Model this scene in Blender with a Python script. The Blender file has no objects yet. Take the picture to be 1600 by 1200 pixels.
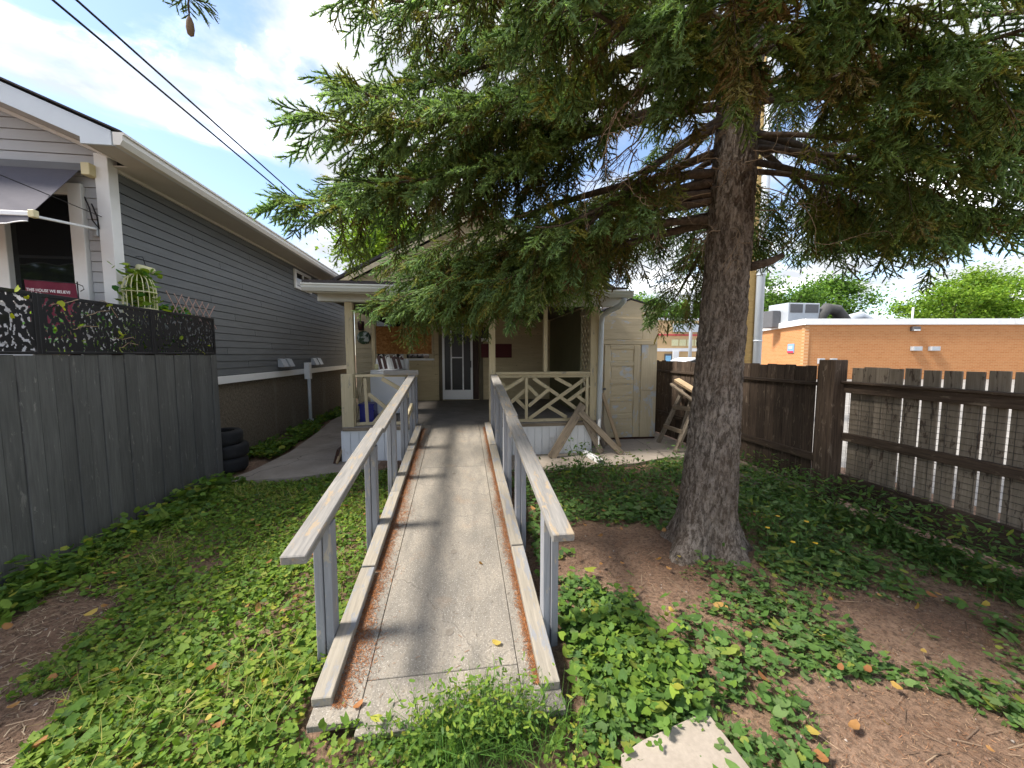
import bpy, math, random
import numpy as np
from mathutils import Vector, Matrix, noise as mnoise

random.seed(7)
RNG = np.random.default_rng(11)
scene = bpy.context.scene
COL = scene.collection
PI = math.pi

# ------------------------------------------------------------------ camera
CAM_POS = Vector((0.0, 0.0, 1.6))
YAW, PITCH = math.atan(80 / 590.0), math.atan(46 / 590.0)
cam_data = bpy.data.cameras.new("camera")
cam_data.sensor_width = 36.0
cam_data.lens = 36.0 * 590.0 / 1600.0
cam_data.clip_start = 0.05
cam_data.clip_end = 2000.0
cam = bpy.data.objects.new("camera", cam_data)
cam.location = CAM_POS
cam.rotation_euler = (PI / 2 - PITCH, 0.0, -YAW)
COL.objects.link(cam)
scene.camera = cam
scene.render.resolution_x, scene.render.resolution_y = 1024, 768

# ------------------------------------------------------------------ sun, sky, exposure
SUN_VEC = Vector((-0.60, -0.03, 0.77)).normalized()        # towards the sun
sun_data = bpy.data.lights.new("sun", 'SUN')
sun_data.energy = 1.05
sun_data.angle = math.radians(12.0)
sun_data.color = (1.0, 0.945, 0.86)
sun = bpy.data.objects.new("sun", sun_data)
sun.rotation_euler = SUN_VEC.to_track_quat('Z', 'Y').to_euler()
sun.location = (-6, 0, 9)
COL.objects.link(sun)

world = bpy.data.worlds.new("World")
scene.world = world
world.use_nodes = True
wt = world.node_tree
wt.nodes.clear()


def wn(kind, **kw):
    n = wt.nodes.new(kind)
    for k, v in kw.items():
        setattr(n, k, v)
    return n


def wmath(op, a, b=None, clamp=False):
    n = wn('ShaderNodeMath', operation=op)
    n.use_clamp = clamp
    for i, v in enumerate((a, b)):
        if v is None:
            continue
        if hasattr(v, 'links'):
            wt.links.new(v, n.inputs[i])
        else:
            n.inputs[i].default_value = v
    return n.outputs[0]


wout = wn('ShaderNodeOutputWorld')
wbg = wn('ShaderNodeBackground')
wt.links.new(wbg.outputs[0], wout.inputs['Surface'])
wsky = wn('ShaderNodeTexSky', sky_type='NISHITA')
wsky.sun_disc = False
wsky.sun_elevation = math.asin(SUN_VEC.z)
wsky.sun_rotation = math.atan2(SUN_VEC.x, SUN_VEC.y)
wsky.air_density = 1.0
wsky.dust_density = 0.7
wsky.ozone_density = 1.0
# cumulus field: a flat layer of cloud seen in perspective, white tops and pale grey bases
wtc = wn('ShaderNodeTexCoord')
wsep = wn('ShaderNodeSeparateXYZ')
wt.links.new(wtc.outputs['Generated'], wsep.inputs[0])
hz = wmath('ADD', wmath('MAXIMUM', wsep.outputs[2], 0.0), 0.16)
wcmb = wn('ShaderNodeCombineXYZ')
wt.links.new(wmath('DIVIDE', wsep.outputs[0], hz), wcmb.inputs[0])
wt.links.new(wmath('DIVIDE', wsep.outputs[1], hz), wcmb.inputs[1])
wcmb.inputs[2].default_value = 3.7
wmp = wn('ShaderNodeMapping')
wmp.inputs['Location'].default_value = (2.42, 9.62, 0.0)
wt.links.new(wcmb.outputs[0], wmp.inputs['Vector'])


def wnoise(scale, detail, rough, dist=0.0):
    n = wn('ShaderNodeTexNoise')
    n.inputs['Scale'].default_value = scale
    n.inputs['Detail'].default_value = detail
    n.inputs['Roughness'].default_value = rough
    n.inputs['Distortion'].default_value = dist
    wt.links.new(wmp.outputs[0], n.inputs['Vector'])
    return n.outputs['Fac']


cl = wnoise(0.95, 9.0, 0.56, 0.35)
cover = wn('ShaderNodeMapRange')
cover.interpolation_type = 'SMOOTHSTEP'
cover.inputs['From Min'].default_value = 0.42
cover.inputs['From Max'].default_value = 0.54
wt.links.new(cl, cover.inputs['Value'])
body = wnoise(1.45, 8.0, 0.58, 0.5)
ramp = wn('ShaderNodeValToRGB')
ramp.color_ramp.elements[0].position = 0.40
ramp.color_ramp.elements[0].color = (1.0, 1.05, 1.14, 1)
ramp.color_ramp.elements[1].position = 0.64
ramp.color_ramp.elements[1].color = (6.4, 6.3, 6.2, 1)
_e = ramp.color_ramp.elements.new(0.54)
_e.color = (1.55, 1.57, 1.62, 1)
wt.links.new(body, ramp.inputs['Fac'])
wmix = wn('ShaderNodeMixRGB')
wt.links.new(cover.outputs[0], wmix.inputs['Fac'])
wskl = wn('ShaderNodeMixRGB')          # thin high haze over the blue
wskl.inputs['Fac'].default_value = 0.0
wskl.inputs['Color2'].default_value = (6.5, 6.9, 7.3, 1)
wdim = wn('ShaderNodeMixRGB', blend_type='MULTIPLY')
wdim.inputs['Fac'].default_value = 1.0
wdim.inputs['Color2'].default_value = (0.36, 0.355, 0.37, 1)
wt.links.new(wsky.outputs[0], wdim.inputs['Color1'])
wt.links.new(wdim.outputs[0], wskl.inputs['Color1'])
wt.links.new(wskl.outputs[0], wmix.inputs['Color1'])
wt.links.new(ramp.outputs[0], wmix.inputs['Color2'])
wt.links.new(wmix.outputs[0], wbg.inputs['Color'])
wbg.inputs['Strength'].default_value = 0.10

vs = scene.view_settings
vs.view_transform = 'Standard'
vs.look = 'None'
vs.exposure = 3.12
vs.gamma = 1.0
vs.use_curve_mapping = False
scene.cycles.max_bounces = 12
scene.cycles.diffuse_bounces = 8
scene.cycles.glossy_bounces = 3
scene.cycles.transmission_bounces = 4
scene.cycles.transparent_max_bounces = 8
scene.cycles.use_denoising = True

# ------------------------------------------------------------------ materials
MATS = {}


class NT:
    def __init__(self, name):
        self.m = bpy.data.materials.new(name)
        self.m.use_nodes = True
        self.t = self.m.node_tree
        self.b = self.t.nodes['Principled BSDF']
        self.out = self.t.nodes['Material Output']
        tc = self.t.nodes.new('ShaderNodeTexCoord')
        self.obj = tc.outputs['Object']
        MATS[name] = self.m

    def n(self, kind, **kw):
        nd = self.t.nodes.new(kind)
        for k, v in kw.items():
            setattr(nd, k, v)
        return nd

    def put(self, sock, v):
        if hasattr(v, 'links'):
            self.t.links.new(v, sock)
        else:
            sock.default_value = v

    def mapping(self, scale, vec=None, rnd=True):
        mp = self.n('ShaderNodeMapping')
        self.put(mp.inputs['Vector'], vec or self.obj)
        mp.inputs['Scale'].default_value = scale
        if rnd:
            oi = self.n('ShaderNodeObjectInfo')
            mul = self.n('ShaderNodeMath', operation='MULTIPLY')
            self.put(mul.inputs[0], oi.outputs['Random'])
            mul.inputs[1].default_value = 37.0
            cx = self.n('ShaderNodeCombineXYZ')
            for i in range(3):
                self.put(cx.inputs[i], mul.outputs[0])
            self.put(mp.inputs['Location'], cx.outputs[0])
        return mp.outputs[0]

    def rand(self):
        return self.n('ShaderNodeObjectInfo').outputs['Random']

    def noise(self, vec, scale, detail=4, rough=0.55, dist=0.0, out='Fac'):
        nd = self.n('ShaderNodeTexNoise')
        self.put(nd.inputs['Vector'], vec)
        nd.inputs['Scale'].default_value = scale
        nd.inputs['Detail'].default_value = detail
        nd.inputs['Roughness'].default_value = rough
        nd.inputs['Distortion'].default_value = dist
        return nd.outputs[out]

    def voro(self, vec, scale, feature='F1', out='Distance', rnd=1.0):
        nd = self.n('ShaderNodeTexVoronoi', feature=feature)
        self.put(nd.inputs['Vector'], vec)
        nd.inputs['Scale'].default_value = scale
        nd.inputs['Randomness'].default_value = rnd
        return nd.outputs[out]

    def rng(self, v, a, b, c=0.0, d=1.0):
        nd = self.n('ShaderNodeMapRange')
        self.put(nd.inputs['Value'], v)
        for k, x in zip(('From Min', 'From Max', 'To Min', 'To Max'), (a, b, c, d)):
            nd.inputs[k].default_value = x
        return nd.outputs[0]

    def math(self, op, a, b=0.0):
        nd = self.n('ShaderNodeMath', operation=op)
        self.put(nd.inputs[0], a)
        self.put(nd.inputs[1], b)
        return nd.outputs[0]

    def mix(self, f, a, b, mode='MIX'):
        nd = self.n('ShaderNodeMixRGB', blend_type=mode)
        self.put(nd.inputs['Fac'], f)
        for s, v in ((nd.inputs['Color1'], a), (nd.inputs['Color2'], b)):
            self.put(s, v if hasattr(v, 'links') else (*v, 1))
        return nd.outputs[0]

    def bump(self, h, strength=0.3, dist=0.01):
        nd = self.n('ShaderNodeBump')
        nd.inputs['Strength'].default_value = strength
        nd.inputs['Distance'].default_value = dist
        self.put(nd.inputs['Height'], h)
        self.put(self.b.inputs['Normal'], nd.outputs[0])

    def fin(self, col, rough=0.7, spec=0.3, metal=0.0):
        self.put(self.b.inputs['Base Color'], col if hasattr(col, 'links') else (*col, 1))
        self.put(self.b.inputs['Roughness'], rough)
        self.b.inputs['Specular IOR Level'].default_value = spec
        self.b.inputs['Metallic'].default_value = metal
        return self.m


def wood(name, c1, c2, wear=None, amt=0.5, var=0.25, rough=0.8, bump=0.35, wmap=(3.2, 11, 11)):
    """timber, grain along the board's own length; optional worn-through paint"""
    k = NT(name)
    g = k.noise(k.mapping((1.6, 28, 28)), 2.2, 6, 0.62, 0.6)
    col = k.mix(k.rng(g, 0.35, 0.68), c1, c2)
    big = k.noise(k.mapping((1.2, 5, 5)), 1.7, 4, 0.6)
    col = k.mix(k.rng(big, 0.3, 0.75, 0.0, 0.35), col, tuple(x * 0.62 for x in c1))
    h = g
    if wear:
        w = k.noise(k.mapping(wmap), 2.0, 7, 0.68, 0.4)
        msk = k.rng(w, 0.62 - 0.22 * amt, 0.68 - 0.22 * amt)
        col = k.mix(msk, col, wear)
        h = k.math('SUBTRACT', g, k.math('MULTIPLY', msk, 0.35))
    r = k.rng(k.rand(), 0, 1, 1 - var, 1 + var * 0.6)
    cc = k.n('ShaderNodeCombineXYZ')
    for i in range(3):
        k.put(cc.inputs[i], r)
    col = k.mix(1.0, col, cc.outputs[0], 'MULTIPLY')
    k.bump(h, bump, 0.004)
    return k.fin(col, rough, 0.25)


def plain(name, c, rough=0.6, spec=0.3, var=0.12, scale=6.0, metal=0.0, bump=0.0, dirt=None, damt=0.4):
    k = NT(name)
    n1 = k.noise(k.mapping((1, 1, 1)), scale, 6, 0.62)
    col = k.mix(k.rng(n1, 0.3, 0.72), tuple(x * (1 - var) for x in c), tuple(min(1, x * (1 + var)) for x in c))
    if dirt:
        n2 = k.noise(k.mapping((1, 1, 0.5)), scale * 0.6, 7, 0.7, 0.5)
        col = k.mix(k.rng(n2, 0.66 - 0.2 * damt, 0.82 - 0.2 * damt, 0, 0.8), col, dirt)
    if bump:
        k.bump(k.noise(k.obj, scale * 14, 5, 0.6), bump, 0.004)
    return k.fin(col, rough, spec, metal)


wood('weathered_grey_paint', (0.215, 0.222, 0.242), (0.285, 0.288, 0.305), (0.34, 0.305, 0.255), 0.18, 0.12)
wood('worn_rail_top', (0.21, 0.20, 0.188), (0.335, 0.312, 0.282), (0.34, 0.265, 0.18), 0.30, 0.14)
wood('kerb_timber', (0.25, 0.222, 0.18), (0.35, 0.31, 0.25), (0.22, 0.22, 0.225), 0.45, 0.15)
wood('cream_paint', (0.50, 0.42, 0.265), (0.60, 0.51, 0.335), (0.30, 0.27, 0.22), 0.14, 0.10, 0.65, 0.2)
wood('cream_siding', (0.56, 0.46, 0.28), (0.64, 0.535, 0.34), (0.26, 0.20, 0.13), 0.02, 0.08, 0.7, 0.18)
wood('peeling_cream', (0.50, 0.415, 0.27), (0.58, 0.485, 0.325), (0.44, 0.46, 0.47), 0.30, 0.05, 0.75, 0.4, (1.3, 2.4, 2.4))
wood('dark_fence', (0.050, 0.034, 0.024), (0.118, 0.083, 0.059), (0.17, 0.13, 0.095), 0.18, 0.4, 0.85)
wood('grey_fence_back', (0.20, 0.165, 0.125), (0.30, 0.25, 0.195), (0.09, 0.066, 0.05), 0.28, 0.3, 0.85)
wood('old_lumber', (0.20, 0.155, 0.11), (0.34, 0.275, 0.20), (0.15, 0.12, 0.09), 0.25, 0.25, 0.85)
wood('fresh_lumber', (0.44, 0.31, 0.18), (0.58, 0.43, 0.27), None, 0, 0.2, 0.75)
wood('charcoal_fence', (0.080, 0.081, 0.078), (0.120, 0.121, 0.117), (0.17, 0.165, 0.155), 0.06, 0.18, 0.7, 0.4)
wood('slate_siding', (0.124, 0.133, 0.139), (0.160, 0.170, 0.176), None, 0, 0.07, 0.65, 0.22)
wood('pole_timber', (0.46, 0.31, 0.12), (0.60, 0.42, 0.18), (0.30, 0.2, 0.1), 0.1, 0.05)
wood('dark_brown_wood', (0.035, 0.018, 0.012), (0.07, 0.03, 0.02), None, 0, 0.2, 0.5)
plain('grey_vinyl', (0.40, 0.41, 0.425), 0.55, 0.3, 0.05, 3)
plain('white_trim', (0.74, 0.745, 0.74), 0.45, 0.4, 0.04, 4, dirt=(0.5, 0.48, 0.43), damt=0.18)
plain('white_skirt', (0.70, 0.72, 0.745), 0.5, 0.35, 0.05, 5, dirt=(0.36, 0.34, 0.30), damt=0.25)
plain('fascia_metal', (0.50, 0.55, 0.59), 0.4, 0.4, 0.04, 3)
plain('soffit', (0.46, 0.43, 0.38), 0.6, 0.3, 0.05, 5)
plain('gutter_metal', (0.62, 0.60, 0.55), 0.4, 0.4, 0.05, 4)
plain('porch_gutter', (0.56, 0.57, 0.53), 0.45, 0.4, 0.06, 4, dirt=(0.33, 0.31, 0.25), damt=0.35)
plain('downspout_grey', (0.50, 0.535, 0.55), 0.45, 0.4, 0.06, 7, dirt=(0.27, 0.25, 0.2), damt=0.25)
plain('shingle', (0.045, 0.04, 0.042), 0.9, 0.2, 0.3, 20, bump=0.5)
plain('awning_cloth', (0.105, 0.10, 0.115), 0.85, 0.15, 0.05, 30)
plain('black_metal', (0.012, 0.012, 0.014), 0.45, 0.4, 0.1, 8)
plain('white_metal', (0.78, 0.79, 0.80), 0.35, 0.5, 0.03, 3)
plain('grey_metal', (0.42, 0.45, 0.48), 0.4, 0.5, 0.06, 5, metal=0.25)
plain('dark_grey_metal', (0.10, 0.10, 0.105), 0.5, 0.4, 0.1, 5)
plain('galvanised_pole', (0.44, 0.48, 0.52), 0.45, 0.5, 0.05, 3, metal=0.2)
plain('beige_plastic', (0.62, 0.55, 0.33), 0.5, 0.4, 0.04, 4)
plain('burgundy_cloth', (0.135, 0.022, 0.040), 0.8, 0.2, 0.06, 20)
plain('white_letter', (0.80, 0.78, 0.78), 0.8, 0.2, 0.02, 20)
plain('rubber', (0.018, 0.018, 0.019), 0.75, 0.25, 0.2, 20, bump=0.3)
plain('appliance_white', (0.70, 0.715, 0.745), 0.35, 0.5, 0.03, 3)
plain('blue_plastic', (0.012, 0.020, 0.22), 0.35, 0.5, 0.15, 12)
plain('brown_vinyl', (0.055, 0.020, 0.018), 0.5, 0.4, 0.15, 10)
plain('dark_red_board', (0.10, 0.014, 0.018), 0.6, 0.3, 0.1, 8)
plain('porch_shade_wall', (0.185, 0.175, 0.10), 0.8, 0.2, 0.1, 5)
plain('porch_deck', (0.235, 0.21, 0.185), 0.75, 0.25, 0.22, 4, bump=0.3, dirt=(0.40, 0.38, 0.34), damt=0.25)
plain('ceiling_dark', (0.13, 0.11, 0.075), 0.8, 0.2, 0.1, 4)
plain('wire_black', (0.012, 0.012, 0.013), 0.6, 0.3, 0.05, 4)
plain('wire_mesh_metal', (0.05, 0.045, 0.04), 0.6, 0.4, 0.1, 8)
plain('stucco_beige', (0.55, 0.38, 0.20), 0.85, 0.2, 0.05, 0.6)
plain('car_paint', (0.72, 0.74, 0.76), 0.2, 0.6, 0.02, 1)
plain('dark_glass', (0.010, 0.012, 0.013), 0.04, 0.6, 0.0, 1)
plain('door_glass', (0.022, 0.024, 0.025), 0.32, 0.25, 0.05, 3)
plain('blue_screen', (0.22, 0.48, 0.72), 0.4, 0.4, 0.1, 3)
plain('sign_blue', (0.20, 0.34, 0.55), 0.5, 0.3, 0.05, 2)
plain('sign_red', (0.52, 0.03, 0.07), 0.5, 0.3, 0.05, 2)
plain('rubber_duct', (0.06, 0.058, 0.055), 0.6, 0.3, 0.2, 3)
plain('asphalt', (0.24, 0.225, 0.205), 0.9, 0.2, 0.25, 3, bump=0.3)
plain('stain_dark', (0.19, 0.165, 0.135), 0.9, 0.2, 0.25, 30)
plain('cane', (0.62, 0.60, 0.36), 0.6, 0.3, 0.1, 8)
plain('cedar_stick', (0.36, 0.25, 0.22), 0.7, 0.3, 0.15, 8)
plain('cone_scale', (0.15, 0.10, 0.06), 0.8, 0.2, 0.2, 30)


def special():
    k = NT('stucco_foundation')
    n = k.noise(k.obj, 26, 6, 0.65, 0.4)
    n2 = k.noise(k.mapping((1, 1, 0.25), rnd=False), 1.6, 5, 0.6)
    col = k.mix(k.rng(n, 0.3, 0.7), (0.095, 0.080, 0.060), (0.22, 0.185, 0.14))
    col = k.mix(k.rng(n2, 0.55, 0.75, 0, 0.6), col, (0.30, 0.27, 0.23))
    k.bump(n, 0.9, 0.03)
    k.fin(col, 0.95, 0.15)

    k = NT('concrete')
    n = k.noise(k.obj, 2.2, 8, 0.66, 0.3)
    f = k.noise(k.obj, 60, 3, 0.6)
    col = k.mix(k.rng(n, 0.3, 0.72), (0.245, 0.205, 0.165), (0.40, 0.345, 0.285))
    st = k.noise(k.obj, 0.9, 5, 0.6, 0.6)
    col = k.mix(k.rng(st, 0.56, 0.68, 0, 0.6), col, (0.15, 0.12, 0.098))
    col = k.mix(k.rng(f, 0.35, 0.7, 0.0, 0.3), col, (0.20, 0.17, 0.14))
    v = k.voro(k.mix(0.2, k.obj, k.noise(k.obj, 3, 4, out='Color'), 'ADD'), 0.62, 'DISTANCE_TO_EDGE')
    col = k.mix(k.rng(v, 0.0, 0.006, 0.8, 0.0), col, (0.08, 0.065, 0.05))
    k.bump(f, 0.35, 0.004)
    k.fin(col, 0.9, 0.2)

    # ramp deck: gritty grey-beige board, worn along the tracks
    k = NT('ramp_board')
    f = k.noise(k.obj, 95, 3, 0.7)
    n = k.noise(k.mapping((1.4, 5.0, 1), rnd=False), 1.5, 7, 0.62, 0.3)
    g = k.noise(k.mapping((3, 60, 1), rnd=False), 1.3, 5, 0.6)
    col = k.mix(k.rng(n, 0.36, 0.66), (0.180, 0.162, 0.136), (0.305, 0.266, 0.214))
    sm_ = k.noise(k.obj, 1.1, 6, 0.6, 0.8)
    col = k.mix(k.rng(sm_, 0.52, 0.66, 0.0, 0.45), col, (0.15, 0.138, 0.12))
    cr_ = k.voro(k.mix(0.22, k.obj, k.noise(k.obj, 4, 4, out='Color'), 'ADD'), 0.75, 'DISTANCE_TO_EDGE')
    col = k.mix(k.rng(cr_, 0.0, 0.0040, 0.55, 0.0), col, (0.07, 0.06, 0.05))
    col = k.mix(k.rng(g, 0.40, 0.75, 0.0, 0.35), col, (0.20, 0.185, 0.165))
    col = k.mix(k.rng(f, 0.52, 0.62, 0.0, 0.55), col, (0.13, 0.118, 0.10))
    f2 = k.noise(k.obj, 130, 2, 0.6)
    col = k.mix(k.rng(f2, 0.58, 0.68, 0.0, 0.5), col, (0.52, 0.48, 0.43))
    b = k.noise(k.obj, 3.1, 5, 0.6)
    col = k.mix(k.rng(b, 0.60, 0.78, 0.0, 0.4), col, (0.34, 0.22, 0.13))
    k.bump(f, 0.5, 0.004)
    k.fin(col, 0.92, 0.2)

    k = NT('soil')
    n = k.noise(k.obj, 1.4, 7, 0.65, 0.4)
    f = k.noise(k.obj, 38, 6, 0.7, 0.5)
    col = k.mix(k.rng(n, 0.32, 0.68), (0.165, 0.100, 0.066), (0.31, 0.205, 0.142))
    col = k.mix(k.rng(f, 0.42, 0.62, 0, 0.75), col, (0.075, 0.050, 0.036))
    f2 = k.noise(k.mapping((1, 2.5, 1), rnd=False), 70, 4, 0.7)
    col = k.mix(k.rng(f2, 0.60, 0.70, 0, 0.7), col, (0.34, 0.24, 0.165))
    k.bump(f, 0.9, 0.02)
    k.fin(col, 0.97, 0.1)

    k = NT('bark')
    mp = k.mapping((1, 1, 0.30), rnd=False)
    g1 = k.noise(mp, 34, 7, 0.68, 0.7)
    g2 = k.noise(k.mapping((1, 1, 0.5), rnd=False), 85, 5, 0.7, 0.3)
    n = k.noise(k.obj, 4.5, 6, 0.65)
    col = k.mix(k.rng(g1, 0.42, 0.58), (0.090, 0.072, 0.058), (0.325, 0.275, 0.232))
    col = k.mix(k.rng(n, 0.38, 0.68, 0, 0.55), col, (0.125, 0.088, 0.062))
    col = k.mix(k.rng(g2, 0.56, 0.66, 0, 0.6), col, (0.33, 0.295, 0.255))
    col = k.mix(k.rng(g2, 0.46, 0.36, 0, 0.6), col, (0.04, 0.03, 0.024))
    hh = k.math('ADD', g1, k.math('MULTIPLY', g2, 0.45))
    k.bump(hh, 1.0, 0.03)
    k.fin(col, 0.95, 0.12)

    k = NT('branch_wood')
    n = k.noise(k.obj, 30, 4, 0.6)
    k.fin(k.mix(k.rng(n, 0.3, 0.7), (0.060, 0.045, 0.036), (0.155, 0.12, 0.092)), 0.9, 0.15)
    k = NT('dead_twig')
    n = k.noise(k.obj, 22, 4, 0.6)
    k.fin(k.mix(k.rng(n, 0.3, 0.7), (0.19, 0.135, 0.09), (0.40, 0.30, 0.205)), 0.9, 0.15)

    k = NT('osb')
    mp = k.mapping((1, 1, 1))
    w = k.mix(0.03, mp, k.noise(k.obj, 12, 3, out='Color'), 'ADD')
    v = k.voro(w, 26, 'F1', 'Color')
    sv = k.n('ShaderNodeSeparateColor')
    k.put(sv.inputs[0], v)
    col = k.mix(k.rng(sv.outputs[0], 0, 1), (0.25, 0.105, 0.028), (0.50, 0.25, 0.085))
    n = k.noise(k.obj, 4, 5, 0.6)
    col = k.mix(k.rng(n, 0.4, 0.7, 0, 0.5), col, (0.24, 0.10, 0.03))
    k.bump(sv.outputs[1], 0.3, 0.003)
    k.fin(col, 0.8, 0.2)

    k = NT('brick_wall')
    bt = k.n('ShaderNodeTexBrick')
    k.put(bt.inputs['Vector'], k.obj)
    bt.inputs['Scale'].default_value = 1.0
    bt.inputs['Brick Width'].default_value = 0.32
    bt.inputs['Row Height'].default_value = 0.105
    bt.inputs['Mortar Size'].default_value = 0.012
    bt.inputs['Color1'].default_value = (0.42, 0.165, 0.055, 1)
    bt.inputs['Color2'].default_value = (0.48, 0.205, 0.075, 1)
    bt.inputs['Mortar'].default_value = (0.47, 0.28, 0.15, 1)
    n = k.noise(k.mapping((0.3, 3.0, 1), rnd=False), 1.2, 5, 0.6)
    col = k.mix(k.rng(n, 0.4, 0.75, 0, 0.45), bt.outputs['Color'], (0.50, 0.27, 0.12))
    k.fin(col, 0.9, 0.2)


special()


def leafmat(name, trans=0.35, rough=0.55, spec=0.3):
    k = NT(name)
    at = k.n('ShaderNodeAttribute', attribute_name='tint')
    col = at.outputs['Color']
    k.fin(col, rough, spec)
    tr = k.n('ShaderNodeBsdfTranslucent')
    k.put(tr.inputs['Color'], k.mix(1.0, col, (1.1, 1.15, 0.55), 'MULTIPLY'))
    mx = k.n('ShaderNodeMixShader')
    mx.inputs[0].default_value = trans
    k.t.links.new(k.b.outputs[0], mx.inputs[1])
    k.t.links.new(tr.outputs[0], mx.inputs[2])
    k.t.links.new(mx.outputs[0], k.out.inputs['Surface'])
    return k.m


leafmat('needles', 0.50, 0.6, 0.25)
leafmat('leaves', 0.40, 0.6, 0.2)
leafmat('litter', 0.05, 0.9, 0.1)

# ------------------------------------------------------------------ object helpers
WM = {}          # object name -> world matrix


def link(o, parent=None, world=None):
    COL.objects.link(o)
    w = world if world is not None else Matrix.Identity(4)
    WM[o.name] = w
    if parent is not None:
        o.parent = parent
        o.matrix_parent_inverse = WM[parent.name].inverted()
    o.matrix_basis = w
    return o


def tag(o, label=None, cat=None, group=None, kind=None):
    if label: o['label'] = label
    if cat: o['category'] = cat
    if group: o['group'] = group
    if kind: o['kind'] = kind
    return o


def empty(name, loc, label, cat, group=None):
    o = bpy.data.objects.new(name, None)
    o.empty_display_size = 0.1
    link(o, None, Matrix.Translation(loc))
    return tag(o, label, cat, group)


MESHC = {}
LAST = []


def finish(me, mat):
    if mat:
        me.materials.append(MATS[mat])
    return me


def boxmesh(l, w, t, mat, bev=0.0):
    key = (round(l, 4), round(w, 4), round(t, 4), mat, bev)
    if key in MESHC:
        return MESHC[key]
    me = bpy.data.meshes.new('board')
    hx, hy, hz_ = l / 2, w / 2, t / 2
    if bev <= 0:
        vs_ = [(sx * hx, sy * hy, sz * hz_) for sx in (-1, 1) for sy in (-1, 1) for sz in (-1, 1)]
        fs = [(0, 1, 3, 2), (4, 6, 7, 5), (0, 4, 5, 1), (2, 3, 7, 6), (0, 2, 6, 4), (1, 5, 7, 3)]
    else:
        b = min(bev, hx * .45, hy * .45, hz_ * .45)
        vs_, idx = [], {}
        for sx in (-1, 1):
            for sy in (-1, 1):
                for sz in (-1, 1):
                    for ax in range(3):
                        p = [sx * (hx - b), sy * (hy - b), sz * (hz_ - b)]
                        p[ax] = (sx * hx, sy * hy, sz * hz_)[ax]
                        idx[(sx, sy, sz, ax)] = len(vs_)
                        vs_.append(p)
        fs = []
        for ax in range(3):
            u, v = (ax + 1) % 3, (ax + 2) % 3
            for s in (-1, 1):
                q = []
                for a_, b_ in ((-1, -1), (1, -1), (1, 1), (-1, 1)):
                    sg = [0, 0, 0]
                    sg[ax], sg[u], sg[v] = s, a_, b_
                    q.append(idx[(*sg, ax)])
                fs.append(q if s > 0 else q[::-1])
            for a_ in (-1, 1):
                for b_ in (-1, 1):
                    k0, k1 = [0, 0, 0], [0, 0, 0]
                    k0[u] = k1[u] = a_
                    k0[v] = k1[v] = b_
                    k0[ax], k1[ax] = -1, 1
                    fs.append([idx[(*k0, u)], idx[(*k1, u)], idx[(*k1, v)], idx[(*k0, v)]])
        for sx in (-1, 1):
            for sy in (-1, 1):
                for sz in (-1, 1):
                    fs.append([idx[(sx, sy, sz, a_)] for a_ in range(3)])
    me.from_pydata(vs_, [], fs)
    if bev > 0:
        import bmesh
        bm = bmesh.new(); bm.from_mesh(me)
        bmesh.ops.recalc_face_normals(bm, faces=bm.faces)
        bm.to_mesh(me); bm.free()
    finish(me, mat)
    MESHC[key] = me
    return me


def bar(name, a, b, w, t, mat, parent=None, up=(0, 0, 1), bev=0.003):
    """a straight board from a to b; t is its thickness along `up`, w the other way"""
    a, b = Vector(a), Vector(b)
    x = (b - a)
    L = x.length
    x.normalize()
    z = Vector(up)
    z = (z - x * z.dot(x))
    z.normalize()
    y = z.cross(x)
    m = Matrix((x, y, z)).transposed().to_4x4()
    m.translation = (a + b) / 2
    o = bpy.data.objects.new(name, boxmesh(L, w, t, mat, bev))
    LAST.append(o)
    return link(o, parent, m)


def box(name, lo, hi, mat, parent=None, bev=0.004):
    """axis-aligned block given by two corners, longest horizontal side = grain"""
    lo, hi = Vector(lo), Vector(hi)
    c, d = (lo + hi) / 2, hi - lo
    ax = max(range(3), key=lambda i: d[i])
    if ax == 0:
        return bar(name, (lo.x, c.y, c.z), (hi.x, c.y, c.z), d.y, d.z, mat, parent, (0, 0, 1), bev)
    if ax == 1:
        return bar(name, (c.x, lo.y, c.z), (c.x, hi.y, c.z), d.x, d.z, mat, parent, (0, 0, 1), bev)
    return bar(name, (c.x, c.y, lo.z), (c.x, c.y, hi.z), d.y, d.x, mat, parent, (1, 0, 0), bev)


def poly(name, verts, faces, mat, parent=None, smooth=False, origin=None):
    me = bpy.data.meshes.new(name)
    if origin is not None:
        o3 = Vector(origin)
        verts = [tuple(Vector(v) - o3) for v in verts]
    me.from_pydata([tuple(v) for v in verts], [], faces)
    import bmesh
    bm = bmesh.new(); bm.from_mesh(me)
    bmesh.ops.recalc_face_normals(bm, faces=bm.faces)
    bm.to_mesh(me); bm.free()
    if smooth:
        me.polygons.foreach_set('use_smooth', [True] * len(me.polygons))
    finish(me, mat)
    o = bpy.data.objects.new(name, me)
    return link(o, parent, Matrix.Translation(origin) if origin is not None else None)


def prism(name, pts, depth, mat, parent=None):
    """closed outline pts (3-D, coplanar) pushed along depth vector"""
    n = len(pts)
    d = Vector(depth)
    V = [Vector(p) for p in pts]
    V += [p + d for p in V]
    F = [list(range(n)), list(range(2 * n - 1, n - 1, -1))]
    F += [[i, (i + 1) % n, n + (i + 1) % n, n + i] for i in range(n)]
    return poly(name, V, F, mat, parent)


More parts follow.
